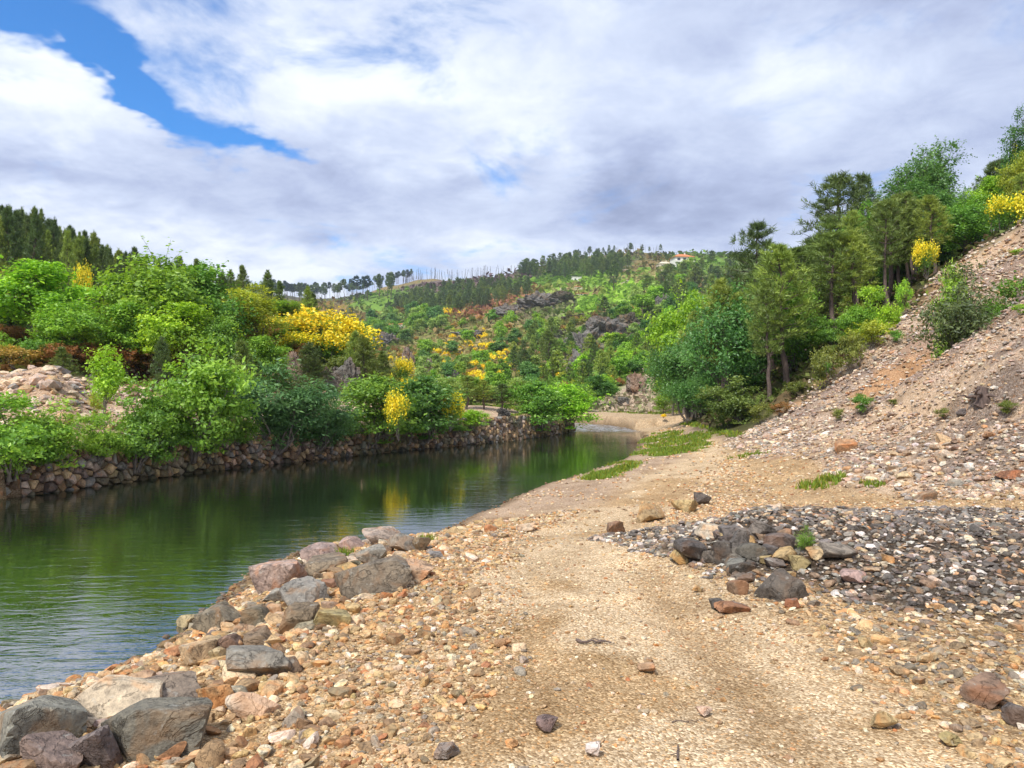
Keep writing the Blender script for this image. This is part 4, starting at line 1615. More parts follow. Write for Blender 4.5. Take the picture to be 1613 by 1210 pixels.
TP['ridgepine'] = [merged(pine(s, 16.0, 3.2, 0.58, 6, 5, 4, 8, 0.9, 0.2, dead=2), 'ridge_pine') for s in (49, 50)]
TP['farbroom'] = [merged(broom(s, 1.8, 1.4, 70, 9, 0.16), 'far_broom') for s in (51, 52)]


def snag(seed):
    r_ = np.random.default_rng(seed)
    W = Wood()
    P = W.limb((0, 0, -.5), (r_.normal(0, .2), 0, 9), .30, .12, r_, .01, 6, 5)
    for k in range(6):
        z = r_.uniform(3, 8.4)
        a = r_.uniform(0, 6.28)
        W.limb((0, 0, z), (math.cos(a) * .9, math.sin(a) * .9, z + .3), .09, .04, r_, .04, 3, 3)
    return dict(parts=[('', W.mesh('burnt_snag', M_SNAG))], H=9.0, R=1.0)


TP['snag'] = [snag(s) for s in (61, 62, 63)]

ADJ = dict(bright='bright green', light='light green', mid='mid green', deep='deep green', blue='bluish green', teal='dark bluish green', olive='olive', yellowish='yellow green',
           pale='pale green', pine='green', pined='dark green', pinel='yellow green', brown='brown', gorse='straw coloured')
G = dict(bright=(0.155, 0.30, 0.022), light=(0.125, 0.25, 0.028), mid=(0.085, 0.19, 0.024), deep=(0.045, 0.125, 0.024), blue=(0.072, 0.165, 0.046),
         teal=(0.055, 0.15, 0.036), olive=(0.10, 0.135, 0.025), yellowish=(0.20, 0.26, 0.025), pale=(0.16, 0.25, 0.07), dark=(0.03, 0.075, 0.022),
         pine=(0.088, 0.138, 0.032), pined=(0.056, 0.096, 0.030), pinel=(0.14, 0.205, 0.04), brown=(0.17, 0.10, 0.035), gorse=(0.23, 0.17, 0.045),
         yellow=(0.78, 0.48, 0.012), gold=(0.72, 0.40, 0.012))
G = {k_: tuple(np.array(c_) * 1.75 * np.array((1.12, 1.0, 0.85))) for k_, c_ in G.items()}
G['yellow'], G['gold'] = (0.86, 0.71, 0.03), (0.84, 0.64, 0.02)
prng = np.random.default_rng(99)


def plant(name, kind, loc, H, Wd, color, label, cat, group=None, rot=None, var=None, flower=None, part_name=None):
    """a plant of height H and crown width Wd standing at loc"""
    ts = TP[kind]
    t = ts[int(prng.integers(0, len(ts))) if var is None else var % len(ts)]
    sz = H / t['H']
    sx = Wd / (2 * t['R'])
    rz = prng.uniform(0, 6.28) if rot is None else rot
    c = G[color] if isinstance(color, str) else color
    c = tuple(np.clip(np.array(c) * prng.uniform(.9, 1.1), 0, 1))
    if len(t['parts']) == 1:
        lean = prng.normal(0, .07, 2) if kind == 'snag' else (0, 0)
        o = ob(name, t['parts'][0][1], loc, (lean[0], lean[1], rz), (sx, sx, sz), None, flower if flower else c)
        return tag(o, label, cat, group)
    root = ob(name, None, loc, (0, 0, rz), (sx, sx, sz))
    root.empty_display_size = 0.3
    tag(root, label, cat, group)
    for (pn, me) in t['parts']:
        ob(pn, me, parent=root, color=(flower or G['yellow']) if pn == 'blossom' else c)
    return root


def top_at(u, d, vtop, wpx, z=None, x=None):
    """stand a plant at picture column u and distance d so that its top reaches row vtop"""
    p = at_d(u, d)
    zz = p[2] if z is None else z
    dep = d
    H = ZC + (620 - vtop) / F * dep - zz
    return (p[0], p[1], zz - 0.02), max(H, 0.3), wpx / F * dep


def hero(name, kind, u, d, vtop, wpx, color, label, cat, z=None, group=None, **k):
    loc, H, W = top_at(u, d, vtop, wpx, z)
    if kind == 'broom' and H > 1.05 * W:
        loc, H = (loc[0], loc[1], loc[2] + (H - 1.05 * W) * 0.35), 1.05 * W + (H - 1.05 * W) * 0.65
    return plant(name, kind, loc, H, W, color, label, cat, group, **k)


def on_wall(u, out=0.25):
    """point of the wall face in picture column u"""
    best = None
    for s in np.linspace(0, WL, 900):
        x, y, nx, ny = WP(s)
        if y > 5:
            uu = CU + F * (x + nx * out) / (y + ny * out)
            e = abs(uu - u)
            if best is None or e < best[0]:
                best = (e, x + nx * out, y + ny * out)
    return best[1], best[2]


def wall_plant(name, kind, u, vtop, wpx, color, label, cat, z=0.55, out=0.2, **k):
    x, y = on_wall(u, out)
    H = ZC + (620 - vtop) / F * y - z
    return plant(name, kind, (x, y, z), H, wpx / F * y, color, label, cat, **k)


# shrubs growing out of the river wall, left to right
wall_plant('wall_shrub', 'bush', 14, 622, 190, 'light', 'light green shrub on the river wall at the left picture edge', 'shrub', z=0.5)
wall_plant('wall_shrub', 'bush', 98, 634, 140, 'light', 'airy light green shrub with pale stems, second from the left on the wall', 'shrub', z=0.6)
hero('birch_sapling', 'sapling', 163, 23.2, 545, 80, 'bright', 'slender bright green sapling rising behind the wall shrubs', 'tree')
wall_plant('wall_shrub', 'bush', 212, 603, 150, 'mid', 'dense mid green shrub hanging over the wall below the sapling', 'shrub', z=0.35)
wall_plant('wall_shrub', 'bush', 305, 540, 185, 'light', 'tall vivid green shrub on the wall in front of the big leafy trees', 'shrub', z=0.5)
wall_plant('wall_shrub', 'shrub', 330, 662, 80, 'mid', 'low green shrub hanging from the wall under the tall vivid one', 'shrub', z=0.3)
hero('young_pine', 'youngpine', 378, 28.6, 570, 48, 'pinel', 'thin yellowish young pine standing alone on the wall top', 'tree')
wall_plant('wall_shrub', 'willow', 432, 576, 185, (0.13, 0.27, 0.085), 'rounded bluish green willow shrub leaning over the wall', 'shrub', z=0.45)
wall_plant('wall_shrub', 'willow', 500, 622, 120, (0.12, 0.25, 0.075), 'lower bluish green willow shrub right of the rounded one', 'shrub', z=0.4)
wall_plant('wall_shrub', 'bush', 588, 594, 150, 'mid', 'green shrub with bare roots hanging over the middle of the wall', 'shrub', z=0.35)
wall_plant('wall_shrub', 'bush', 668, 594, 145, 'deep', 'dark green shrub on the wall between the two yellow brooms', 'shrub', z=0.4)
wall_plant('yellow_broom', 'broom', 628, 620, 52, 'mid', 'yellow broom bush in front of the dark green wall shrub', 'broom', z=0.7, out=1.7)
wall_plant('yellow_broom', 'broom', 708, 622, 46, 'mid', 'yellow broom bush on the wall right of the dark green shrub', 'broom', z=0.9, out=1.2)
wall_plant('wall_shrub', 'bush', 742, 646, 62, 'bright', 'small bright green shrub on the wall near the pale gravel mound', 'shrub', z=0.75)
wall_plant('riverside_willow', 'bush', 845, 602, 115, 'mid', 'round green willow at the end of the wall, left of a brighter one', 'willow', z=0.3, out=0.0)
wall_plant('riverside_willow', 'bush', 886, 606, 112, 'bright', 'bright yellow green willow overhanging the water at the wall end', 'willow', z=0.2, out=0.1)
wall_plant('wall_shrub', 'shrub', 30, 700, 70, 'light', 'low shrub on the wall face at the left edge', 'shrub', z=0.2)
wall_plant('wall_shrub', 'shrub', 255, 672, 60, 'mid', 'low trailing shrub on the wall between two dense shrubs', 'shrub', z=0.3)
wall_plant('wall_shrub', 'shrub', 690, 660, 60, 'mid', 'low dark shrub at the wall foot below the second broom', 'shrub', z=0.3)
for (u, vt, w, c, lab) in [(62, 668, 90, 'mid', 'green shrub filling the gap between the two leftmost wall shrubs'), (150, 655, 85, 'light', 'light shrub on the wall below the slender sapling'),
                           (262, 640, 90, 'mid', 'green shrub on the wall between the dense and the tall vivid one'), (362, 640, 90, 'mid', 'green shrub on the wall below the yellowish young pine'),
                           (470, 655, 80, 'deep', 'dark shrub between the two bluish willow shrubs'), (545, 650, 80, 'mid', 'green shrub left of the one with hanging roots'),
                           (632, 655, 90, 'mid', 'green shrub on the wall just below the first yellow broom'), (715, 662, 60, 'mid', 'green shrub on the wall below the second yellow broom')]:
    wall_plant('wall_shrub', 'bush', u, vt, w, c, lab, 'shrub', z=0.6, out=0.1)
hero('small_shrub', 'shrub', 148, 24.5, 617, 26, 'yellowish', 'small yellow green shrub on the pale terrace beside the sapling', 'shrub')

# left hillside: leafy trees
for (u, d, vt, w, kd, c, lab) in [
    (60, 37, 413, 165, 'oak', 'bright', 'broad light green oak on the left hillside near the edge'),
    (112, 35, 478, 120, 'oak', 'light', 'lower light green oak right of the broad left one'),
    (15, 40, 480, 90, 'oak', 'mid', 'green oak cut by the left picture edge above the terrace'),
    (246, 40, 402, 185, 'oak', 'light', 'largest light green oak in the middle of the left hillside'),
    (322, 43, 418, 150, 'oak', 'mid', 'green oak right of the largest oak, its crown against the sky'),
    (200, 37, 478, 120, 'oak', 'light', 'shorter oak at the left foot of the largest oak'),
    (288, 37.5, 478, 140, 'oak', 'bright', 'bright oak in front of the largest oak, low crown'),
    (400, 47, 452, 120, 'birch', 'yellowish', 'feathery yellow green tree left of the broom slope'),
    (440, 58, 472, 90, 'birch', 'light', 'feathery light green tree just above the broom slope'),
    (350, 38, 500, 90, 'oak', 'mid', 'small green oak below the one against the sky'),
    (412, 42, 530, 80, 'oak', 'light', 'small light green tree left under the broom slope'),
]:
    hero('hillside_tree', kd, u, d, vt, w, c, lab, 'tree')
for (u, d, vt, w, c, lab) in [
    (385, 34, 535, 62, 'pine', 'dark young pine behind the yellowish wall pine'),
    (335, 37, 548, 50, 'pine', 'small dark pine under the leafy trees'),
    (492, 43, 540, 66, 'pined', 'dark olive young pine left of the grey crag'),
    (578, 45, 530, 70, 'pine', 'tallest young pine right of the grey crag'),
    (612, 47, 552, 56, 'pine', 'young pine right of the crag, next to small brooms'),
    (258, 34, 530, 46, 'pined', 'small dark pine left in front of the largest oak'),
    (100, 32.5, 545, 46, 'pine', 'small pine behind the pale gravel mound'),
    (555, 49, 520, 50, 'pinel', 'light young pine just above the grey crag'),
    (158, 41, 470, 44, 'pine', 'small pine in the brown heath between the oaks'),
    (205, 42, 455, 40, 'pined', 'dark small pine in the heath left of the largest oak'),
    (460, 48, 560, 48, 'pine', 'young pine below the yellow broom slope'),
]:
    hero('young_pine', 'youngpine', u, d, vt, w, c, lab, 'tree')
for (u, d, vt, w, lab) in [
    (450, 52, 498, 125, 'yellow broom at the left end of the large broom patch'),
    (500, 53, 492, 135, 'tallest yellow broom in the large patch above the crag'),
    (543, 54, 508, 110, 'yellow broom at the right end of the large patch'),
    (470, 50, 526, 85, 'yellow broom low in the large patch above the tan rock'),
    (520, 51, 526, 100, 'yellow broom just above the grey crag'),
    (130, 47, 420, 30, 'single yellow broom high on the left hillside heath'),
    (604, 50, 590, 40, 'yellow broom below the young pines right of the crag'),
    (634, 55, 568, 44, 'upper yellow broom right of the young pines'),
    (646, 53, 598, 34, 'lower yellow broom right of the young pines'),
]:
    hero('yellow_broom', 'broom', u, d, vt, w, 'mid', lab, 'broom')

# dark pines along the crest of the left hill
k = 0
for i in range(150):
    u = prng.uniform(-40, 400) if i % 3 == 0 else prng.uniform(-40, 200)
    d = prng.uniform(62, 92)
    vt = np.interp(u, [-40, 50, 90, 140, 175, 215, 300, 400], [322, 322, 348, 362, 384, 400, 415, 442]) + abs(prng.normal(0, 26))
    loc, H, W = top_at(u, d, vt, 44)
    if 1.8 < H < 9:
        plant('crest_pine', 'youngpine', loc, H, H * 0.36 * prng.uniform(.8, 1.15), ['pine', 'pined', 'pined', 'pinel'][i % 4], ADJ[['pine', 'pined', 'pined', 'pinel'][i % 4]] + ' young pine ' + ('at the left edge of' if u < 40 else 'in the middle of' if u < 150 else 'at the lower right end of') + ' the left hill crest', 'tree', ADJ[['pine', 'pined', 'pined', 'pinel'][i % 4]] + ' pines ' + ('at the left edge' if u < 40 else 'in the middle' if u < 150 else 'at the lower end') + ' of the left crest')
for (u, vt, lab) in [(214, 388, 'lone pine tip above the crest left of the largest oak'), (284, 402, 'lone pine tip between the largest oak and its right neighbour'),
                     (268, 412, 'small pine tip just behind the largest oak'), (372, 440, 'small pine right behind the sky-high green oak')]:
    hero('crest_pine', 'youngpine', u, 74, vt, 34, 'pined', lab, 'tree')
# heath and scrub of the left hillside
for i in range(150):
    u, d = prng.uniform(-30, 560), prng.uniform(33, 74)
    x, y, z = at_d(u, d)
    if poly_sd(np.array([x]), np.array([y]), LEFTP)[0] > -1 or z < 3.2:
        continue
    c = ['brown', 'olive', 'mid', 'gorse', 'light', 'brown', 'yellowish'][int(prng.integers(0, 7))]
    hh = prng.uniform(.7, 1.7)
    plant('heath_shrub', 'shrub', (x, y, z - .03), hh, hh * prng.uniform(1.3, 2.0), c,
          {'brown': 'brown heath shrub on the left hillside', 'gorse': 'straw coloured gorse shrub on the left hillside'}.get(c, 'small green shrub filling the left hillside'),
          'shrub', {'brown': 'brown heath of the left hillside', 'gorse': 'gorse of the left hillside'}.get(c, 'green scrub of the left hillside'))
for i in range(34):
    u, d = prng.uniform(120, 520), prng.uniform(50, 76)
    x, y, z = at_d(u, d)
    if z < 4:
        continue
    hh = prng.uniform(2.2, 4.2)
    plant('hillside_pine', 'youngpine', (x, y, z - .05), hh, hh * .5, ['pine', 'pinel', 'pined'][i % 3], 'young pine among the scrub of the left hillside', 'tree', 'young pines of the left hillside')

# right slope: named trees
for (nm, kd, u, d, vt, w, c, lab, cat) in [
    ('leafy_tree', 'dense', 1088, 47, 522, 130, 'teal', 'leftmost of the dense blue green trees at the foot of the right slope', 'tree'),
    ('leafy_tree', 'dense', 1135, 45, 500, 145, 'blue', 'dense rounded blue green tree in the middle of the right slope foot', 'tree'),
    ('leafy_tree', 'dense', 1188, 43, 487, 150, 'teal', 'largest dense blue green tree at the foot of the right slope', 'tree'),
    ('leafy_tree', 'dense', 1110, 41, 590, 110, 'teal', 'low blue green tree skirt above the far track', 'tree'),
    ('leafy_tree', 'dense', 1150, 39, 575, 110, 'blue', 'low blue green tree behind the flowering shrub', 'tree'),
    ('leafy_tree', 'oak', 1078, 58, 462, 105, 'bright', 'bright green tree behind the blue green ones, toward the bend', 'tree'),
    ('leafy_tree', 'oak', 1120, 62, 470, 90, 'light', 'light green tree behind the middle blue green one', 'tree'),
    ('flowering_shrub', 'bush', 1168, 32.5, 596, 115, (0.17, 0.25, 0.05), 'pale yellow green flowering shrub at the foot of the right wood', 'shrub'),
    ('tall_pine', 'pine', 1182, 54, 346, 115, 'pined', 'dark rounded pine at the left end of the right wood skyline', 'tree'),
    ('tall_pine', 'slimpine', 1238, 35, 383, 105, 'pinel', 'light pine with two bare leaning trunks below', 'tree'),
    ('tall_pine', 'slimpine', 1212, 34, 440, 70, 'pine', 'slim pine with a bare leaning trunk left of the light pine', 'tree'),
    ('tall_pine', 'pine', 1320, 50, 272, 125, 'pined', 'tallest dark round-topped pine on the right skyline', 'tree'),
    ('tall_pine', 'slimpine', 1362, 52, 270, 60, 'pined', 'narrow dark pine right beside the tallest one', 'tree'),
    ('tall_pine', 'pine', 1272, 47, 385, 110, 'pine', 'broad pine between the light pine and the tallest pine', 'tree'),
    ('tall_pine', 'slimpine', 1312, 38, 362, 80, 'pine', 'slim pine with long bare trunk below the tallest pine', 'tree'),
    ('tall_pine', 'slimpine', 1352, 38, 360, 80, 'pinel', 'slim light pine right of the long bare trunk', 'tree'),
    ('tall_pine', 'slimpine', 1402, 42, 312, 80, 'pine', 'slim pine below the tall birch', 'tree'),
    ('tall_pine', 'slimpine', 1290, 40, 420, 70, 'pine', 'lower slim pine in front of the broad pine', 'tree'),
    ('birch_tree', 'birch', 1466, 50, 228, 105, 'blue', 'tall airy birch rising above the right wood', 'tree'),
    ('birch_tree', 'birch', 1440, 46, 285, 120, 'teal', 'darker leafy tree below the tall birch', 'tree'),
    ('birch_tree', 'birch', 1405, 52, 300, 80, 'blue', 'pale leafy tree left of the tall birch', 'tree'),
    ('yellow_pine', 'slimpine', 1474, 40, 305, 62, 'pinel', 'yellow green pine with bare trunk at the scree edge', 'tree'),
    ('leafy_tree', 'dense', 1530, 43, 312, 120, 'mid', 'dense green tree at the upper scree edge', 'tree'),
    ('leafy_tree', 'oak', 1563, 44, 278, 60, 'bright', 'bright green tree top near the right edge', 'tree'),
    ('leafy_tree', 'birch', 1618, 43, 172, 70, 'deep', 'dark tall tree cut by the right picture edge', 'tree'),
    ('leafy_tree', 'oak', 1606, 41, 240, 50, 'yellowish', 'yellow green tree at the right edge below the dark one', 'tree'),
    ('tall_pine', 'pine', 1560, 60, 256, 75, 'pined', 'dark pine on the skyline near the right edge', 'tree'),
    ('tall_pine', 'pine', 1590, 62, 245, 75, 'pined', 'second dark pine on the skyline near the right edge', 'tree'),
    ('yellow_broom', 'broom', 1580, 40, 312, 66, 'mid', 'yellow broom high on the scree edge near the right edge', 'broom'),
    ('yellow_broom', 'broom', 1462, 38.5, 380, 40, 'mid', 'small yellow broom at the scree edge below the yellow pine', 'broom'),
    ('scree_bush', 'bush', 1376, 32.5, 452, 72, 'bright', 'bright green bush on the upper edge of the scree', 'shrub'),
    ('scree_bush', 'bush', 1348, 32.5, 482, 62, 'light', 'green bush left of the bright one at the scree edge', 'shrub'),
    ('scree_bush', 'shrub', 1374, 30.5, 505, 66, 'yellowish', 'olive flowering shrub below the bright scree bush', 'shrub'),
    ('scree_bush', 'shrub', 1340, 30, 525, 50, 'olive', 'brownish olive shrub at the lower scree edge', 'shrub'),
    ('scree_bush', 'shrub', 1300, 30, 545, 60, 'olive', 'low spreading olive shrub at the wood edge', 'shrub'),
    ('scree_bush', 'shrub', 1424, 34, 440, 28, 'bright', 'small bright green bush alone on the upper scree', 'shrub'),
    ('scree_bush', 'sparse', 1518, 21.0, 418, 150, (0.115, 0.165, 0.05), 'large thin leaved shrub standing on the scree', 'shrub'),
    ('scree_bush', 'bush', 1503, 23.2, 420, 62, 'light', 'bright green top beside the large thin shrub', 'shrub'),
    ('scree_bush', 'bush', 1598, 22.5, 440, 110, 'mid', 'green bush near the right edge on the scree', 'shrub'),
    ('scree_bush', 'sparse', 1565, 21.8, 470, 95, 'mid', 'thin dark shrub between the large shrub and the right edge', 'shrub'),
    ('scree_bush', 'shrub', 1610, 19.0, 528, 34, 'bright', 'bright low plant at the right edge on the scree spur', 'shrub'),
    ('scree_bush', 'shrub', 1608, 31, 425, 30, 'bright', 'bright green plant high on the scree at the right edge', 'shrub'),
]:
    hero(nm, kd, u, d, vt, w, c, lab, cat)
# small plants on the scree, seen at their foot
for (u, v, w, h, c, lab) in [(1355, 650, 44, 30, 'mid', 'dark green low plant in the middle of the scree'), (1486, 660, 26, 18, 'olive', 'small olive plant on the scree spur'),
                             (1284, 535, 26, 16, 'mid', 'small green plant at the wood edge by the scree'), (1302, 592, 20, 22, 'mid', 'small upright plant left on the scree'),
                             (1320, 665, 22, 22, 'olive', 'thin olive weed low on the scree'), (1410, 642, 26, 12, 'olive', 'brownish tuft on the scree'),
                             (1585, 655, 40, 22, 'olive', 'weeds by the tree stump on the scree'), (1412, 545, 26, 24, 'mid', 'green plant below the scree bushes'),
                             (1255, 628, 40, 26, 'olive', 'low scrub at the wood edge above the far track'), (1232, 655, 34, 22, 'brown', 'brown scrub at the wood edge'),
                             (1200, 668, 40, 34, 'olive', 'shrub at the right foot of the flowering shrub'), (1268, 872, 30, 46, 'mid', 'small green plant growing out of the dark rock pile')]:
    p = at(u, v)
    plant('scree_plant', 'shrub' if u != 1268 else 'sparse', (p[0], p[1], p[2] - .02), h / F * p[1], w / F * p[1], c, lab, 'plant')

# fill of the right wood
names = {'pine': ('wood_pine', 'pine standing among others in the right hand wood', 'pines of the right wood'),
         'slimpine': ('wood_pine', 'pine standing among others in the right hand wood', 'pines of the right wood'),
         'dense': ('wood_tree', 'leafy tree inside the right hand wood', 'leafy trees of the right wood'),
         'birch': ('wood_tree', 'leafy tree inside the right hand wood', 'leafy trees of the right wood'),
         'bush': ('wood_undergrowth', 'green bush of the undergrowth in the right hand wood', 'undergrowth of the right wood')}
for i in range(235):
    u, d = prng.uniform(1050, 1640) if i < 190 else prng.uniform(1640, 1950), prng.uniform(34, 95)
    x, y, z = at_d(u, d)
    if x < np.interp(y, FOOT_Y, FOOT_X) + 0.5 or y - wood_edge(x) < 2.0:
        continue
    kd = ['pine', 'slimpine', 'dense', 'bush', 'slimpine', 'bush', 'birch', 'bush'][i % 8]
    lim = np.interp(u, [1040, 1130, 1200, 1260, 1300, 1380, 1420, 1500, 1540, 1613, 1660, 1950], [470, 440, 400, 395, 340, 320, 300, 300, 300, 270, 250, 200])
    Hmax = ZC + (620 - lim) / F * d - z
    H = {'bush': prng.uniform(1.2, 2.6), 'dense': prng.uniform(3.5, 6)}.get(kd, prng.uniform(5, 9.5))
    H = min(H, Hmax)
    if H < 1.0:
        continue
    nm, lab, grp = names[kd]
    wf = {'bush': 1.2, 'dense': .85, 'pine': .45, 'slimpine': .34, 'birch': .5}[kd]
    c = {'pine': ['pine', 'pined'], 'slimpine': ['pine', 'pinel'], 'dense': ['mid', 'teal'], 'birch': ['mid', 'blue'], 'bush': ['mid', 'light', 'olive', 'deep']}[kd]
    cc = c[int(prng.integers(0, len(c)))]
    where = ('in the front' if d < 48 else 'in the middle' if d < 68 else 'in the back') + ' of the right wood, ' + ('lower left' if u < 1230 else 'centre' if u < 1430 else 'upper right')
    noun = {'bush': 'bush', 'dense': 'leafy tree', 'birch': 'airy leafy tree'}.get(kd, 'pine')
    plant(nm, kd, (x, y, z - .05), H, H * wf, cc, ADJ[cc] + ' ' + noun + ' ' + where, 'tree' if kd != 'bush' else 'shrub', ADJ[cc] + ' ' + noun + ' ' + where)


# ------------------------------------------------------------------ crags
def crag(u, v, w, h, colour, label, d=None, depth=0.7, seed=None, sub=5, name='rock_crag'):
    r_ = np.random.default_rng(int(u * 7 + v))
    p = at(u, v) if d is None else at_d(u, d)
    if p is None:
        return
    dep = p[1]
    V, Fa = ico(sub)
    N = r_.normal(size=(26, 3)) * np.array([1, 1, .7])
    N /= np.linalg.norm(N, axis=1)[:, None]
    hk = r_.uniform(.45, .95, 26)
    dt = V @ N.T
    r = np.minimum(np.min(np.where(dt > .05, hk / np.maximum(dt, .05), 9), 1), 1)
    W = V * r[:, None]
    o = r_.uniform(0, 60, 3)
    # steep strata: ridged noise stretched along a dipping direction
    a = W @ np.array([.92, .1, .38])
    b = W @ np.array([-.3, .5, .8])
    rid = 1 - np.abs(fbm(a * 4.5 + o[0], b * 1.2 + o[1], W[:, 1] * 2 + o[2], o=4)) * 1.8
    f = fbm(W[:, 0] * 2.2 + o[1], W[:, 1] * 2.2 + o[2], W[:, 2] * 2.2 + o[0], o=5, gain=.6)
    hf = 1 - np.abs(fbm(W[:, 0] * 7 + o[2], W[:, 1] * 7 + o[0], W[:, 2] * 4 + o[1], o=3)) * 2
    W = W * (0.74 + 0.24 * f + 0.26 * rid + 0.07 * hf)[:, None]
    W = W / np.abs(W).max(0)
    me = mk('rock_crag', W, tris=Fa, mats=(M_CRAG,), smooth=False)
    sx, sz = w / F * dep / 2, h / F * dep / 2
    o_ = ob(name, me, (p[0], p[1] + sx * depth * .6, p[2] + sz * .55), (0, r_.uniform(-.15, .15), r_.uniform(-.3, .3)), (sx, sx * depth, sz * 1.25), None, tuple(np.array(PAL[colour]) * 0.62))
    tag(o_, label, 'rock')


for a in [
    (543, 628, 62, 78, 'grey', 'dark grey jagged crag below the yellow broom slope'),
    (520, 612, 34, 50, 'slate', 'dark narrow rock left against the jagged crag'),
    (468, 605, 34, 60, 'pink', 'tan rock face under the left end of the broom patch'),
    (565, 625, 36, 50, 'grey', 'grey rock shoulder right of the jagged crag'),
    (640, 590, 28, 50, 'pink', 'pale upright rock left in the gorge'),
    (676, 598, 26, 44, 'pink', 'second pale upright rock in the gorge'),
    (712, 602, 20, 26, 'grey', 'small grey rock in the gorge below the brooms'),
    (610, 545, 50, 26, 'grey', 'dark rock below the ruined house'),
    (740, 536, 60, 30, 'grey', 'grey rocks above the far yellow brooms'),
    (800, 500, 60, 30, 'grey', 'left end of the upper rocky ridge on the far slope'),
    (845, 492, 90, 40, 'grey', 'middle of the upper rocky ridge on the far slope'),
    (885, 480, 60, 26, 'olive', 'right end of the upper rocky ridge on the far slope'),
    (905, 505, 50, 16, 'olive', 'low rocks under the bright green field'),
    (915, 555, 60, 46, 'grey', 'lower rocky knoll on the far slope, left half'),
    (950, 535, 90, 50, 'grey', 'largest lower rocky knoll on the far slope'),
    (990, 520, 60, 34, 'olive', 'right shoulder of the lower rocky knoll'),
    (908, 590, 40, 50, 'grey', 'steep dark rock falling below the lower knoll'),
    (1048, 500, 34, 44, 'grey', 'small dark rock between trees on the right mid slope'),
    (1003, 622, 40, 44, 'pink', 'pale rock in the gravel slope at the river bend'),
    (985, 640, 24, 20, 'grey', 'small rock at the foot of the gravel slope at the bend'),
    (795, 672, 26, 16, 'grey', 'dark rock on the wall top beside the gravel mound'),
]:
    crag(*a)

# ------------------------------------------------------------------ far slopes: trees, shrubs, snags
def inpoly(u, v, poly):
    return poly_sd(np.array([u], float), np.array([v], float), poly)[0] < 0


def scatter(n, poly, fn, dmin=62):
    P = np.array(poly, float)
    lo, hi = P.min(0), P.max(0)
    done = 0
    for _ in range(n * 8):
        if done >= n:
            break
        u, v = prng.uniform(lo[0], hi[0]), prng.uniform(lo[1], hi[1])
        if not inpoly(u, v, poly):
            continue
        p = at(u, v)
        if 955 < u < 1040 and 596 < v < 655 and abs(u - 1000 + (v - 625) * 0.7) < 34:
            continue
        if p is None or p[1] < dmin:
            continue
        fn(u, v, p)
        done += 1


def far(name, kind, cols, hm, wf, label, cat, group, flower=None, pxmax=99):
    def f(u, v, p):
        H = min(prng.uniform(*hm), pxmax * prng.uniform(.6, 1.0) / F * p[1])
        c = cols[int(prng.integers(0, len(cols)))]
        adj = ADJ[c] + ' ' if isinstance(c, str) and not flower else ''
        lab = label
        for w_ in ('dark pine', 'green shrub', 'straw coloured gorse', 'pale leafy'):
            if adj and lab.startswith(w_):
                lab = lab[len(w_) - len(w_.split()[-1]):]
        plant(name, kind, (p[0], p[1], p[2] - .1), H, H * wf * prng.uniform(.85, 1.2), c, adj + lab, cat, (adj + group) if adj else group, flower=flower)
    return f


PL = 'dark pine in the plantation across the far hillside'
scatter(190, [(598, 500), (645, 472), (715, 456), (832, 452), (836, 470), (770, 488), (700, 498), (640, 506)], far('plantation_pine', 'farpine', ['pined', 'pine', 'pined'], (8, 11), .42, PL, 'tree', 'plantation pines'))
scatter(100, [(815, 440), (830, 424), (900, 418), (985, 418), (1010, 430), (950, 440), (880, 445)], far('plantation_pine', 'farpine', ['pined', 'pine'], (9, 13), .45, PL, 'tree', 'plantation pines'))
scatter(70, [(360, 478), (400, 466), (620, 466), (620, 474), (520, 480), (420, 484)], far('ridge_pine', 'ridgepine', ['pined', (0.03, 0.06, 0.04)], (14, 21), .36, 'tall bare-stemmed pine on the far left ridge', 'tree', 'pines of the far left ridge'), 400)


def ridge_line(u0, u1, n, fn):
    for i in range(n):
        u = prng.uniform(u0, u1)
        dd = np.linspace(560, 900, 120)
        x = (u - CU) / F * dd
        z = height(x, dd)
        el = (z - ZC) / dd
        k = int(np.argmax(el))
        fn(u, 0, (x[k], dd[k] - prng.uniform(0, 14), z[k] - .5))


ridge_line(636, 806, 95, far('burnt_snag', 'snag', [(.1, .1, .1)], (3.5, 11), .16, 'bare burnt tree trunk on the far skyline left of the houses', 'dead tree', 'burnt trunks of the far skyline'))
ridge_line(806, 1040, 60, far('burnt_snag', 'snag', [(.1, .1, .1)], (3, 7), .16, 'bare burnt tree trunk on the far skyline left of the houses', 'dead tree', 'burnt trunks of the far skyline'))
ridge_line(880, 1060, 26, far('skyline_pine', 'farpine', ['pined'], (4, 8), .5, 'small pine on the far skyline near the houses', 'tree', 'small skyline pines'))
ridge_line(365, 650, 95, far('ridge_pine', 'ridgepine', ['pined', (0.03, 0.06, 0.04)], (8, 14), .36, 'tall bare-stemmed pine on the far left ridge', 'tree', 'pines of the far left ridge'))
VAL = [(560, 505), (700, 500), (800, 505), (900, 490), (1020, 470), (1050, 500), (1045, 610), (990, 600), (930, 640), (820, 615), (700, 615), (640, 600), (570, 560)]
scatter(170, VAL, far('valley_shrub', 'farshrub', ['mid', 'light', 'olive', 'yellowish', 'bright', 'light', 'pale'], (1.4, 3.4), 1.3, 'green shrub among many on the far valley side', 'shrub', 'green shrubs of the far valley side', pxmax=16))
scatter(70, VAL, far('valley_gorse', 'farshrub', ['gorse', 'brown', 'gorse'], (1.2, 2.6), 1.5, 'straw coloured gorse shrub on the far valley side', 'shrub', 'gorse of the far valley side', pxmax=16))
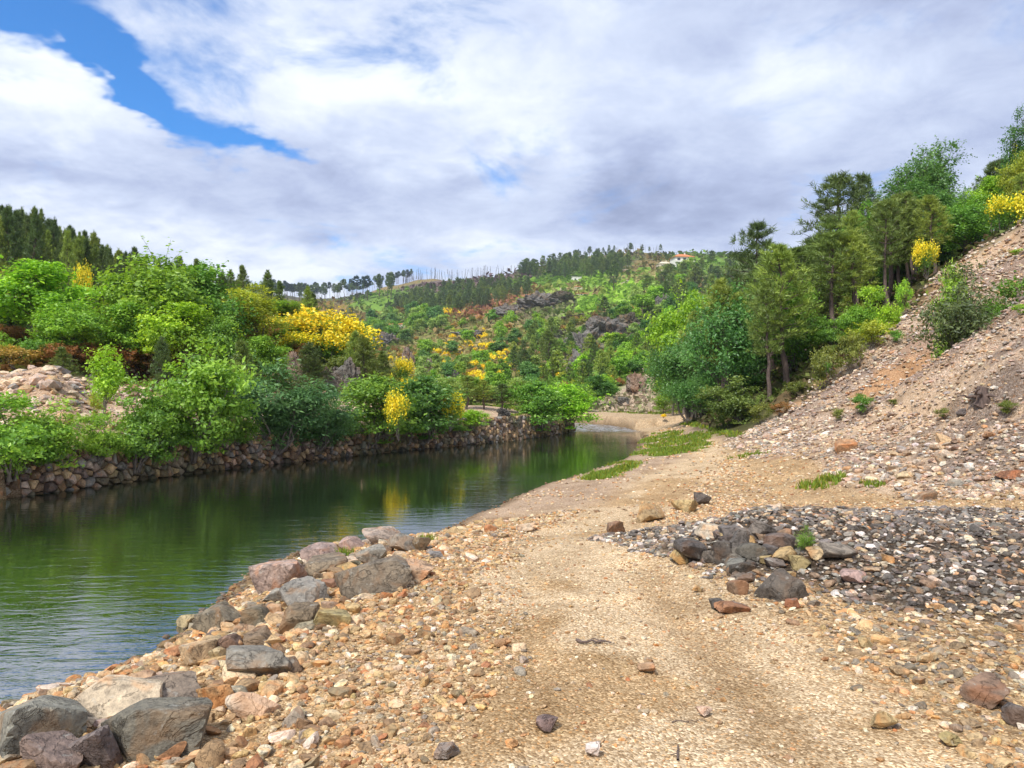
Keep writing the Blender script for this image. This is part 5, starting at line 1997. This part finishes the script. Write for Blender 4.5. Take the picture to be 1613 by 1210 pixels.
scatter(62, [(640, 555), (760, 500), (850, 520), (905, 555), (880, 610), (800, 640), (700, 630), (640, 605)], far('valley_tree', 'farbroad', ['mid', 'light', 'blue', 'pale', 'light'], (3.2, 6.5), .95, 'leafy tree in the gorge below the far hillside', 'tree', 'leafy trees of the gorge', pxmax=36))
scatter(58, [(900, 610), (930, 560), (1000, 540), (1050, 520), (1060, 600), (1040, 640), (960, 635)], far('valley_tree', 'farbroad', ['mid', 'light', 'bright', 'deep'], (3.0, 6), .95, 'leafy tree on the slope above the river bend', 'tree', 'leafy trees above the bend', pxmax=36))
scatter(44, [(800, 590), (840, 540), (900, 520), (960, 570), (1050, 560), (1050, 620), (900, 640)], far('valley_pine', 'farpine', ['pine', 'pinel', 'pined'], (5, 9), .42, 'pine on the slope above the river bend', 'tree', 'pines above the bend', pxmax=55))
scatter(52, [(560, 520), (600, 500), (690, 500), (700, 520), (640, 545), (570, 545)], far('valley_tree', 'farbroad', ['pale', 'light', 'mid', 'blue'], (4, 9), .85, 'pale leafy tree near the ruined house', 'tree', 'leafy trees near the ruined house', pxmax=36))
scatter(58, [(960, 520), (1010, 455), (1060, 432), (1135, 425), (1150, 500), (1060, 530), (1000, 540)], far('slope_tree', 'farbroad', ['mid', 'light', 'deep', 'bright', 'pale'], (4, 9), .95, 'leafy tree on the slope below the orange roofed house', 'tree', 'leafy trees below the houses', pxmax=36))
scatter(30, [(1010, 470), (1060, 430), (1150, 415), (1160, 480), (1060, 500)], far('slope_pine', 'farpine', ['pine', 'pined'], (8, 13), .5, 'pine on the slope below the orange roofed house', 'tree', 'pines below the houses'))
YB = G['yellow']
scatter(90, [(680, 560), (715, 528), (770, 522), (812, 545), (808, 585), (770, 612), (735, 598), (690, 592)], far('valley_broom', 'farbroom', ['olive'], (0.8, 2.0), 1.5, 'yellow broom on the far slope above the gorge', 'broom', 'yellow brooms of the far slope', YB, pxmax=24))
scatter(14, [(665, 500), (680, 488), (715, 488), (725, 498), (700, 503)], far('valley_broom', 'farbroom', ['olive'], (2.0, 3.2), 1.5, 'yellow broom near the plantation edge', 'broom', 'yellow brooms at the plantation edge', YB, pxmax=24))
scatter(14, [(600, 560), (650, 545), (720, 560), (900, 590), (965, 590), (960, 605), (880, 600), (650, 605)], far('valley_broom', 'farbroom', ['olive'], (1.0, 1.6), 1.4, 'scattered yellow broom low in the gorge', 'broom', 'scattered yellow brooms', YB, pxmax=24))
for (u, v, w, lab) in [(955, 606, 24, 'yellow broom at the river bend'), (1045, 660, 10, 'small yellow broom at the right end of the bend')]:
    p = at(u, v)
    if p:
        plant('valley_broom', 'farbroom', (p[0], p[1], p[2]), w * .6 / F * p[1], w / F * p[1], 'olive', lab, 'broom', flower=YB)
for (u, v, h, w, c, lab) in [(966, 460, 50, 24, 'pined', 'lone tall pine beside the bright green fields'), (952, 512, 46, 28, 'pined', 'lone round pine below the bright green field'),
                             (868, 590, 70, 40, 'pine', 'tall pine on the spur above the gorge'), (888, 470, 18, 14, 'mid', 'small round tree at the field edge'),
                             (735, 645, 56, 42, 'pinel', 'light green pine in the valley behind the gravel mound'), (762, 645, 50, 32, 'pinel', 'second light pine in the valley behind the gravel mound'),
                             (790, 648, 46, 30, 'pined', 'dark pine in the valley behind the gravel mound'), (830, 600, 50, 30, 'pined', 'dark pine left of the spur'),
                             (1034, 612, 60, 36, 'pine', 'pine above the gravel slope at the bend')]:
    p = at(u, v) or at_d(u, 90)
    plant('lone_pine', 'farpine' if p[1] > 150 else 'slimpine', (p[0], p[1], p[2] - .1), h / F * p[1], w / F * p[1], c, lab, 'tree')
for (u, d, vt, w, c, lab) in [(940, 78, 592, 60, 'deep', 'dark round tree at the far river bank'), (920, 74, 608, 46, 'mid', 'round green tree right behind the willow'),
                              (1046, 66, 618, 34, 'light', 'light green shrub at the start of the bend track'), (700, 78, 596, 90, 'pale', 'pale willow behind the second broom'),
                              (660, 80, 600, 70, 'pale', 'pale willow behind the dark wall shrub'), (1060, 60, 545, 70, 'mid', 'green tree between bend and blue green wood'),
                              (770, 84, 612, 60, 'mid', 'round tree in the valley left of the willows'), (820, 80, 600, 70, 'pale', 'pale tree behind the left willow')]:
    hero('valley_tree', 'oak' if w > 50 else 'bush', u, d, vt, w, c, lab, 'tree')

# ------------------------------------------------------------------ far houses
def plain_mat(name, c, rough=0.85):
    m, T, b = new_mat(name)
    tc = T.node('ShaderNodeTexCoord')
    n = T.noise(tc.outputs['Object'], 1.2, 6, 0.65)
    T.put(b.inputs['Base Color'], T.mix(1.0, (*c, 1), T.ramp(n, [(0.3, (0.8, 0.79, 0.76)), (0.7, (1.08, 1.08, 1.07))]), 'MULTIPLY'))
    b.inputs['Roughness'].default_value = rough
    return m


M_WHITE = plain_mat('white_render', (0.78, 0.76, 0.72))
M_CREAM = plain_mat('cream_render', (0.62, 0.55, 0.42))
M_OLDST = plain_mat('old_stone_wall', (0.50, 0.44, 0.36))
M_TILE = plain_mat('orange_tiles', (0.58, 0.20, 0.07))
M_GLASS = plain_mat('dark_window', (0.04, 0.05, 0.06), 0.2)


def box_v(x0, x1, y0, y1, z0, z1):
    V = np.array([(x, y, z) for z in (z0, z1) for y in (y0, y1) for x in (x0, x1)], float)
    Q = np.array([(0, 2, 3, 1), (4, 5, 7, 6), (0, 1, 5, 4), (2, 6, 7, 3), (0, 4, 6, 2), (1, 3, 7, 5)])
    return V, Q


def house(name, u, v, L, D, H, rh, wall, roof, label, cat='house', wins=(), door=None, eave=0.4, rot=0.15, mono=False, storey_balcony=False):
    p = at(u, v)
    root = ob(name, None, (p[0], p[1], p[2] - 0.4), (0, 0, rot))
    tag(root, label, cat)
    V, Q = box_v(-L / 2, L / 2, -D / 2, D / 2, -2.5, H)
    ob('wall', mk('wall', V, quads=Q, mats=(wall,)), parent=root)
    if roof is not None:
        if mono:
            V = np.array([(-L / 2 - eave, -D / 2 - eave, H + .01), (L / 2 + eave, -D / 2 - eave, H + .01), (L / 2 + eave, D / 2 + eave, H + rh), (-L / 2 - eave, D / 2 + eave, H + rh)])
            V = np.concatenate([V, V + np.array([0, 0, .2])])
            Q = np.array([(3, 2, 1, 0), (4, 5, 6, 7), (0, 1, 5, 4), (1, 2, 6, 5), (2, 3, 7, 6), (3, 0, 4, 7)])
            ob('roof', mk('roof', V, quads=Q, mats=(roof,)), parent=root)
        else:
            e = eave
            hip = min(D * .45, L * .3)
            V = np.array([(-L / 2 - e, -D / 2 - e, H + .01), (L / 2 + e, -D / 2 - e, H + .01), (L / 2 + e, D / 2 + e, H + .01), (-L / 2 - e, D / 2 + e, H + .01), (-L / 2 + hip, 0, H + rh), (L / 2 - hip, 0, H + rh)])
            me = mk('roof', V, quads=np.array([(0, 1, 5, 4), (2, 3, 4, 5), (3, 2, 1, 0)]), tris=np.array([(1, 2, 5), (3, 0, 4)]), mats=(roof,))
            r = ob('roof', me, parent=root)
            V, Q = box_v(L * .12, L * .12 + .8, -.4, .4, H + rh * .4, H + rh + .8)
            ob('chimney', mk('chimney', V, quads=Q, mats=(wall,)), parent=r)
    for (x, z, w, h) in wins:
        V, Q = box_v(x - w / 2, x + w / 2, -D / 2 - .06, -D / 2 + .1, z, z + h)
        ob('window', mk('window', V, quads=Q, mats=(M_GLASS,)), parent=root)
    if door:
        x, w, h = door
        V, Q = box_v(x - w / 2, x + w / 2, -D / 2 - .05, -D / 2 + .1, 0, h)
        ob('door', mk('door', V, quads=Q, mats=(M_GLASS,)), parent=root)
    if storey_balcony:
        V, Q = box_v(-L / 2 - .2, L / 2 + .2, -D / 2 - 1.6, -D / 2 - .02, 2.7, 3.7)
        ob('balcony', mk('balcony', V, quads=Q, mats=(wall,)), parent=root)
    return root


house('villa', 1074, 421, 13, 10, 6.4, 2.6, M_WHITE, M_TILE, 'two storey white house with orange roof on the far hill', wins=[(-4, 4, 2, 1.7), (0, 4, 2, 1.7), (4, 4, 2, 1.7), (-4, .8, 1.8, 1.6), (3.5, .8, 1.8, 1.6)], door=(0, 1.4, 2.2), eave=.9, storey_balcony=True)
house('cream_house', 1046, 424, 9.5, 7, 3.4, 1.9, M_CREAM, M_CREAM, 'low cream gabled building left of the orange roofed house', wins=[(-2.5, 1, 1.4, 1.3), (2.5, 1, 1.4, 1.3)], door=(0, 1.2, 2.1))
house('white_shed', 908, 444, 5.6, 4, 2.9, .7, M_WHITE, M_WHITE, 'small white cabin above the green fields on the far hill', wins=[(1.4, 1, .9, 1.0)], door=(-1.2, 1.0, 2.0), mono=True, eave=.15)
house('tile_shed', 911, 455, 4.2, 3, 1.3, .6, M_CREAM, M_TILE, 'low shed with orange roof below the white cabin', wins=[(0, .4, .8, .6)], mono=True, eave=.2)
house('tile_shed', 915, 465, 5.5, 3, .9, .5, M_CREAM, M_TILE, 'longer orange roofed shed at the edge of the green field', wins=[(0, .2, .8, .5)], mono=True, eave=.2)
house('pale_outbuilding', 985, 425, 6, 4, 2.6, .6, M_CREAM, M_WHITE, 'pale outbuilding right of the lone tall pine', wins=[(1, .9, 1, 1)], mono=True, eave=.15)
house('pale_outbuilding', 982, 446, 5, 3, 1.5, .5, M_CREAM, M_WHITE, 'low pale hut below the outbuilding', wins=[(1, .6, .7, .6)], mono=True, eave=.15)
house('garden_wall', 1070, 437, 15, .5, 2.0, 0, M_WHITE, None, 'white garden wall below the orange roofed house', 'wall', rot=.1)
house('terrace_wall', 895, 456, 10, .5, .8, 0, M_CREAM, None, 'pale terrace wall left of the small orange shed', 'wall', rot=.5)
# ruined house: walls, broken roof, empty windows
house('ruined_house', 628, 521, 8.2, 5, 3.0, .9, M_OLDST, M_TILE, 'small ruined stone house with remains of a tiled roof', wins=[(-2.6, .9, .9, 1.2), (-.2, .9, .9, 1.2), (2.4, .9, .9, 1.2)], door=(1.1, .9, 1.9), mono=True, eave=.1, rot=-.1)

# ------------------------------------------------------------------ ground cover, grass and small things
def leaf_mass(name, C, size, cols, label, cat, seed, upn=0.8):
    r_ = np.random.default_rng(seed)
    n = len(C)
    N = unit(r_.normal(size=(n, 3)) * .7 + np.array([0, 0, upn]))
    V, Q = leaf_quads(C, N, size, size * .6, r_)
    me = mk(name, V, quads=Q, mats=(M_COVER,), attrs={'col': np.repeat(cols, 4, 0)})
    return tag(ob(name, me), label, cat, kind='stuff')


M_COVER = bpy.data.materials.new('ground_cover_leaves')
M_COVER.use_nodes = True
T = NT(M_COVER.node_tree)
T.n.remove(T.n['Principled BSDF'])
ca = T.node('ShaderNodeAttribute', attribute_name='col').outputs['Color']
dd_ = T.node('ShaderNodeBsdfDiffuse')
tt_ = T.node('ShaderNodeBsdfTranslucent')
T.l.new(ca, dd_.inputs[0])
T.l.new(ca, tt_.inputs[0])
mm_ = T.node('ShaderNodeMixShader')
mm_.inputs[0].default_value = 0.3
T.l.new(dd_.outputs[0], mm_.inputs[1])
T.l.new(tt_.outputs[0], mm_.inputs[2])
T.l.new(mm_.outputs[0], T.n['Material Output'].inputs[0])


def build_cover():
    r_ = np.random.default_rng(77)
    # low scrub of both near hillsides and the far slope
    N = 150000
    th = r_.uniform(math.radians(-36), math.radians(36), N)
    d = np.exp(r_.uniform(math.log(30), math.log(650), N))
    x, y = d * np.sin(th), d * np.cos(th)
    z = height(x, y)
    col, g, rg = land_cover(x, y, z)
    sd = poly_sd(x, y, RIVER)
    k = (g < 0.45) & (sd > .8) & (fbm(x * 0.15, y * 0.15, o=3) > -0.25)
    k &= r_.uniform(0, 1, N) < 0.62
    x, y, z, d, col = x[k], y[k], z[k], d[k], col[k]
    n = len(x)
    size = np.clip(0.0042 * d, 0.12, 2.2) * r_.uniform(.6, 1.3, n)
    C = np.stack([x, y, z + size * r_.uniform(.2, 1.6, n)], 1)
    lum = r_.uniform(.65, 1.5, n)[:, None]
    green = r_.uniform(0, 1, n)[:, None] < .5
    cols = np.where(green, col * .5 + np.array((0.11, 0.19, 0.03)) * .5, col) * lum
    leaf_mass('ground_scrub', C, size, np.clip(cols, .01, .8), 'low green and brown scrub covering the hillsides', 'scrub', 5)
    # grass by the river
    N = 60000
    th = r_.uniform(math.radians(-5), math.radians(32), N)
    d = np.exp(r_.uniform(math.log(10), math.log(75), N))
    x, y = d * np.sin(th), d * np.cos(th)
    z = height(x, y)
    col, g, rg = land_cover(x, y, z)
    sd = poly_sd(x, y, RIVER)
    k = (g < 0.6) & (sd > .02) & (x < np.interp(y, FOOT_Y, FOOT_X) + .3)
    x, y, z = x[k], y[k], z[k]
    blades('river_grass', x, y, z, 0.10, 'short green grass on the river edge beside the far track', 'grass', r_, 7)


def blades(name, x, y, z, h, label, cat, r_, per=6, spread=0.08, kind='stuff', colour=(0.20, 0.29, 0.045)):
    n = len(x) * per
    bx = np.repeat(x, per) + r_.normal(0, spread, n)
    by = np.repeat(y, per) + r_.normal(0, spread, n)
    bz = np.repeat(z, per)
    a = r_.uniform(0, 6.28, n)
    hh = h * r_.uniform(.5, 1.4, n)
    w = 0.0009 * np.hypot(bx, by) + 0.002
    le = r_.normal(0, .35, (n, 2)) * hh[:, None]
    p = np.stack([bx, by, bz - .01], 1)
    s = np.stack([np.cos(a) * w, np.sin(a) * w, 0 * w], 1)
    V = np.stack([p - s, p + s, p + np.concatenate([le, hh[:, None]], 1)], 1).reshape(-1, 3)
    c = np.array(colour) * r_.uniform(.6, 1.4, n)[:, None] * np.where(r_.uniform(0, 1, n)[:, None] < .25, np.array((1.5, 1.0, .8)), 1)
    me = mk(name, V, tris=np.arange(3 * n).reshape(-1, 3), mats=(M_COVER,), attrs={'col': np.repeat(np.clip(c, 0, 1), 3, 0)})
    o = ob(name, me)
    tag(o, label, cat, kind=kind)
    return o


build_cover()
for (u, v, w, n, h, lab) in [(1278, 766, 42, 34, .13, 'yellowish grass tuft on the far track below the scree'), (1312, 757, 44, 40, .14, 'green grass tuft beside the yellowish one on the far track'),
                             (1374, 766, 24, 26, .11, 'small grass tuft alone on the far track'), (672, 858, 22, 22, .14, 'grass tuft between the rocks at the bank tip'),
                             (540, 878, 20, 16, .12, 'grass tuft between the pinkish boulders of the bank'), (1180, 718, 50, 40, .10, 'low grass patch beside the far track foot of the scree')]:
    r_ = np.random.default_rng(u)
    p = at(u, v)
    s = w / F * p[1] / 2
    x, y = p[0] + r_.normal(0, s * .5, n), p[1] + r_.normal(0, s * .7, n)
    blades('grass_tuft', x, y, height(x, y), h, lab, 'grass', r_, 9, .03, kind=None)


def stick(u, v, L, rad, label, yaw, name='dry_stick', bends=3):
    p = at(u, v)
    r_ = np.random.default_rng(u + v)
    W = Wood()
    n = 8
    t = np.linspace(-.5, .5, n)
    xs, ys = p[0] + math.cos(yaw) * t * L, p[1] + math.sin(yaw) * t * L
    ys = ys + r_.normal(0, .012, n)
    P = np.stack([xs, ys, height(xs, ys) + rad * 1.1 + np.abs(r_.normal(0, .004, n))], 1)
    V, Q = tube(P, rad * np.linspace(1, .5, n), 6)
    W.V.append(V)
    W.Q.append(Q)
    W.n = len(V)
    for k in range(bends):
        i = int(r_.integers(2, n - 1))
        W.limb(P[i], P[i] + np.array([r_.normal(0, .05), r_.normal(0, .05), rad * .6]), rad * .5, rad * .25, r_, .05, 4, 5)
    me = W.mesh(name, M_PBARK)
    tag(ob(name, me), label, 'stick')


stick(936, 1014, .24, .011, 'short dark stick lying across the middle of the track', .1)
stick(1068, 1186, .16, .006, 'thin dark twig at the bottom of the track', 1.35, bends=1)
stick(1085, 1138, .2, .003, 'very thin twig on the lower right of the track', .25, bends=1)


def stump():
    p = at(1545, 634)
    r_ = np.random.default_rng(3)
    W = Wood()
    root = ob('tree_stump', None, p)
    tag(root, 'dark uprooted tree stump on the scree spur near the right edge', 'stump')
    W.limb((0, 0, -.1), (.05, 0, .32), .17, .11, r_, .03, 5, 9)
    ob('stump_body', W.mesh('stump_body', M_PBARK), parent=root)
    W = Wood()
    for k in range(9):
        a = r_.uniform(0, 6.28)
        W.limb((math.cos(a) * .1, math.sin(a) * .1, .12), (math.cos(a) * .42, math.sin(a) * .38, r_.uniform(-.05, .3)), .045, .012, r_, .09, 5, 5)
    ob('roots', W.mesh('roots', M_PBARK), parent=root)


stump()
# ------------------------------------------------------------------ the air of the valley
def build_haze():
    m = bpy.data.materials.new('valley_air')
    m.use_nodes = True
    T = NT(m.node_tree)
    T.n.remove(T.n['Principled BSDF'])
    pv = T.node('ShaderNodeVolumePrincipled')
    pv.inputs['Color'].default_value = (0.72, 0.82, 1.0, 1)
    pv.inputs['Density'].default_value = 0.00017
    pv.inputs['Anisotropy'].default_value = 0.2
    T.l.new(pv.outputs[0], T.n['Material Output'].inputs['Volume'])
    V, Q = box_v(-2700, 2700, -2700, 2700, -3, 190)
    tag(ob('haze', mk('haze', V, quads=Q, mats=(m,))), 'thin bluish air filling the valley', 'haze', kind='stuff')


build_haze()
print('TRIS', sum(len(m.loop_triangles) or sum(len(p.vertices) - 2 for p in m.polygons) for m in bpy.data.meshes), 'OBJ', len(bpy.data.objects))
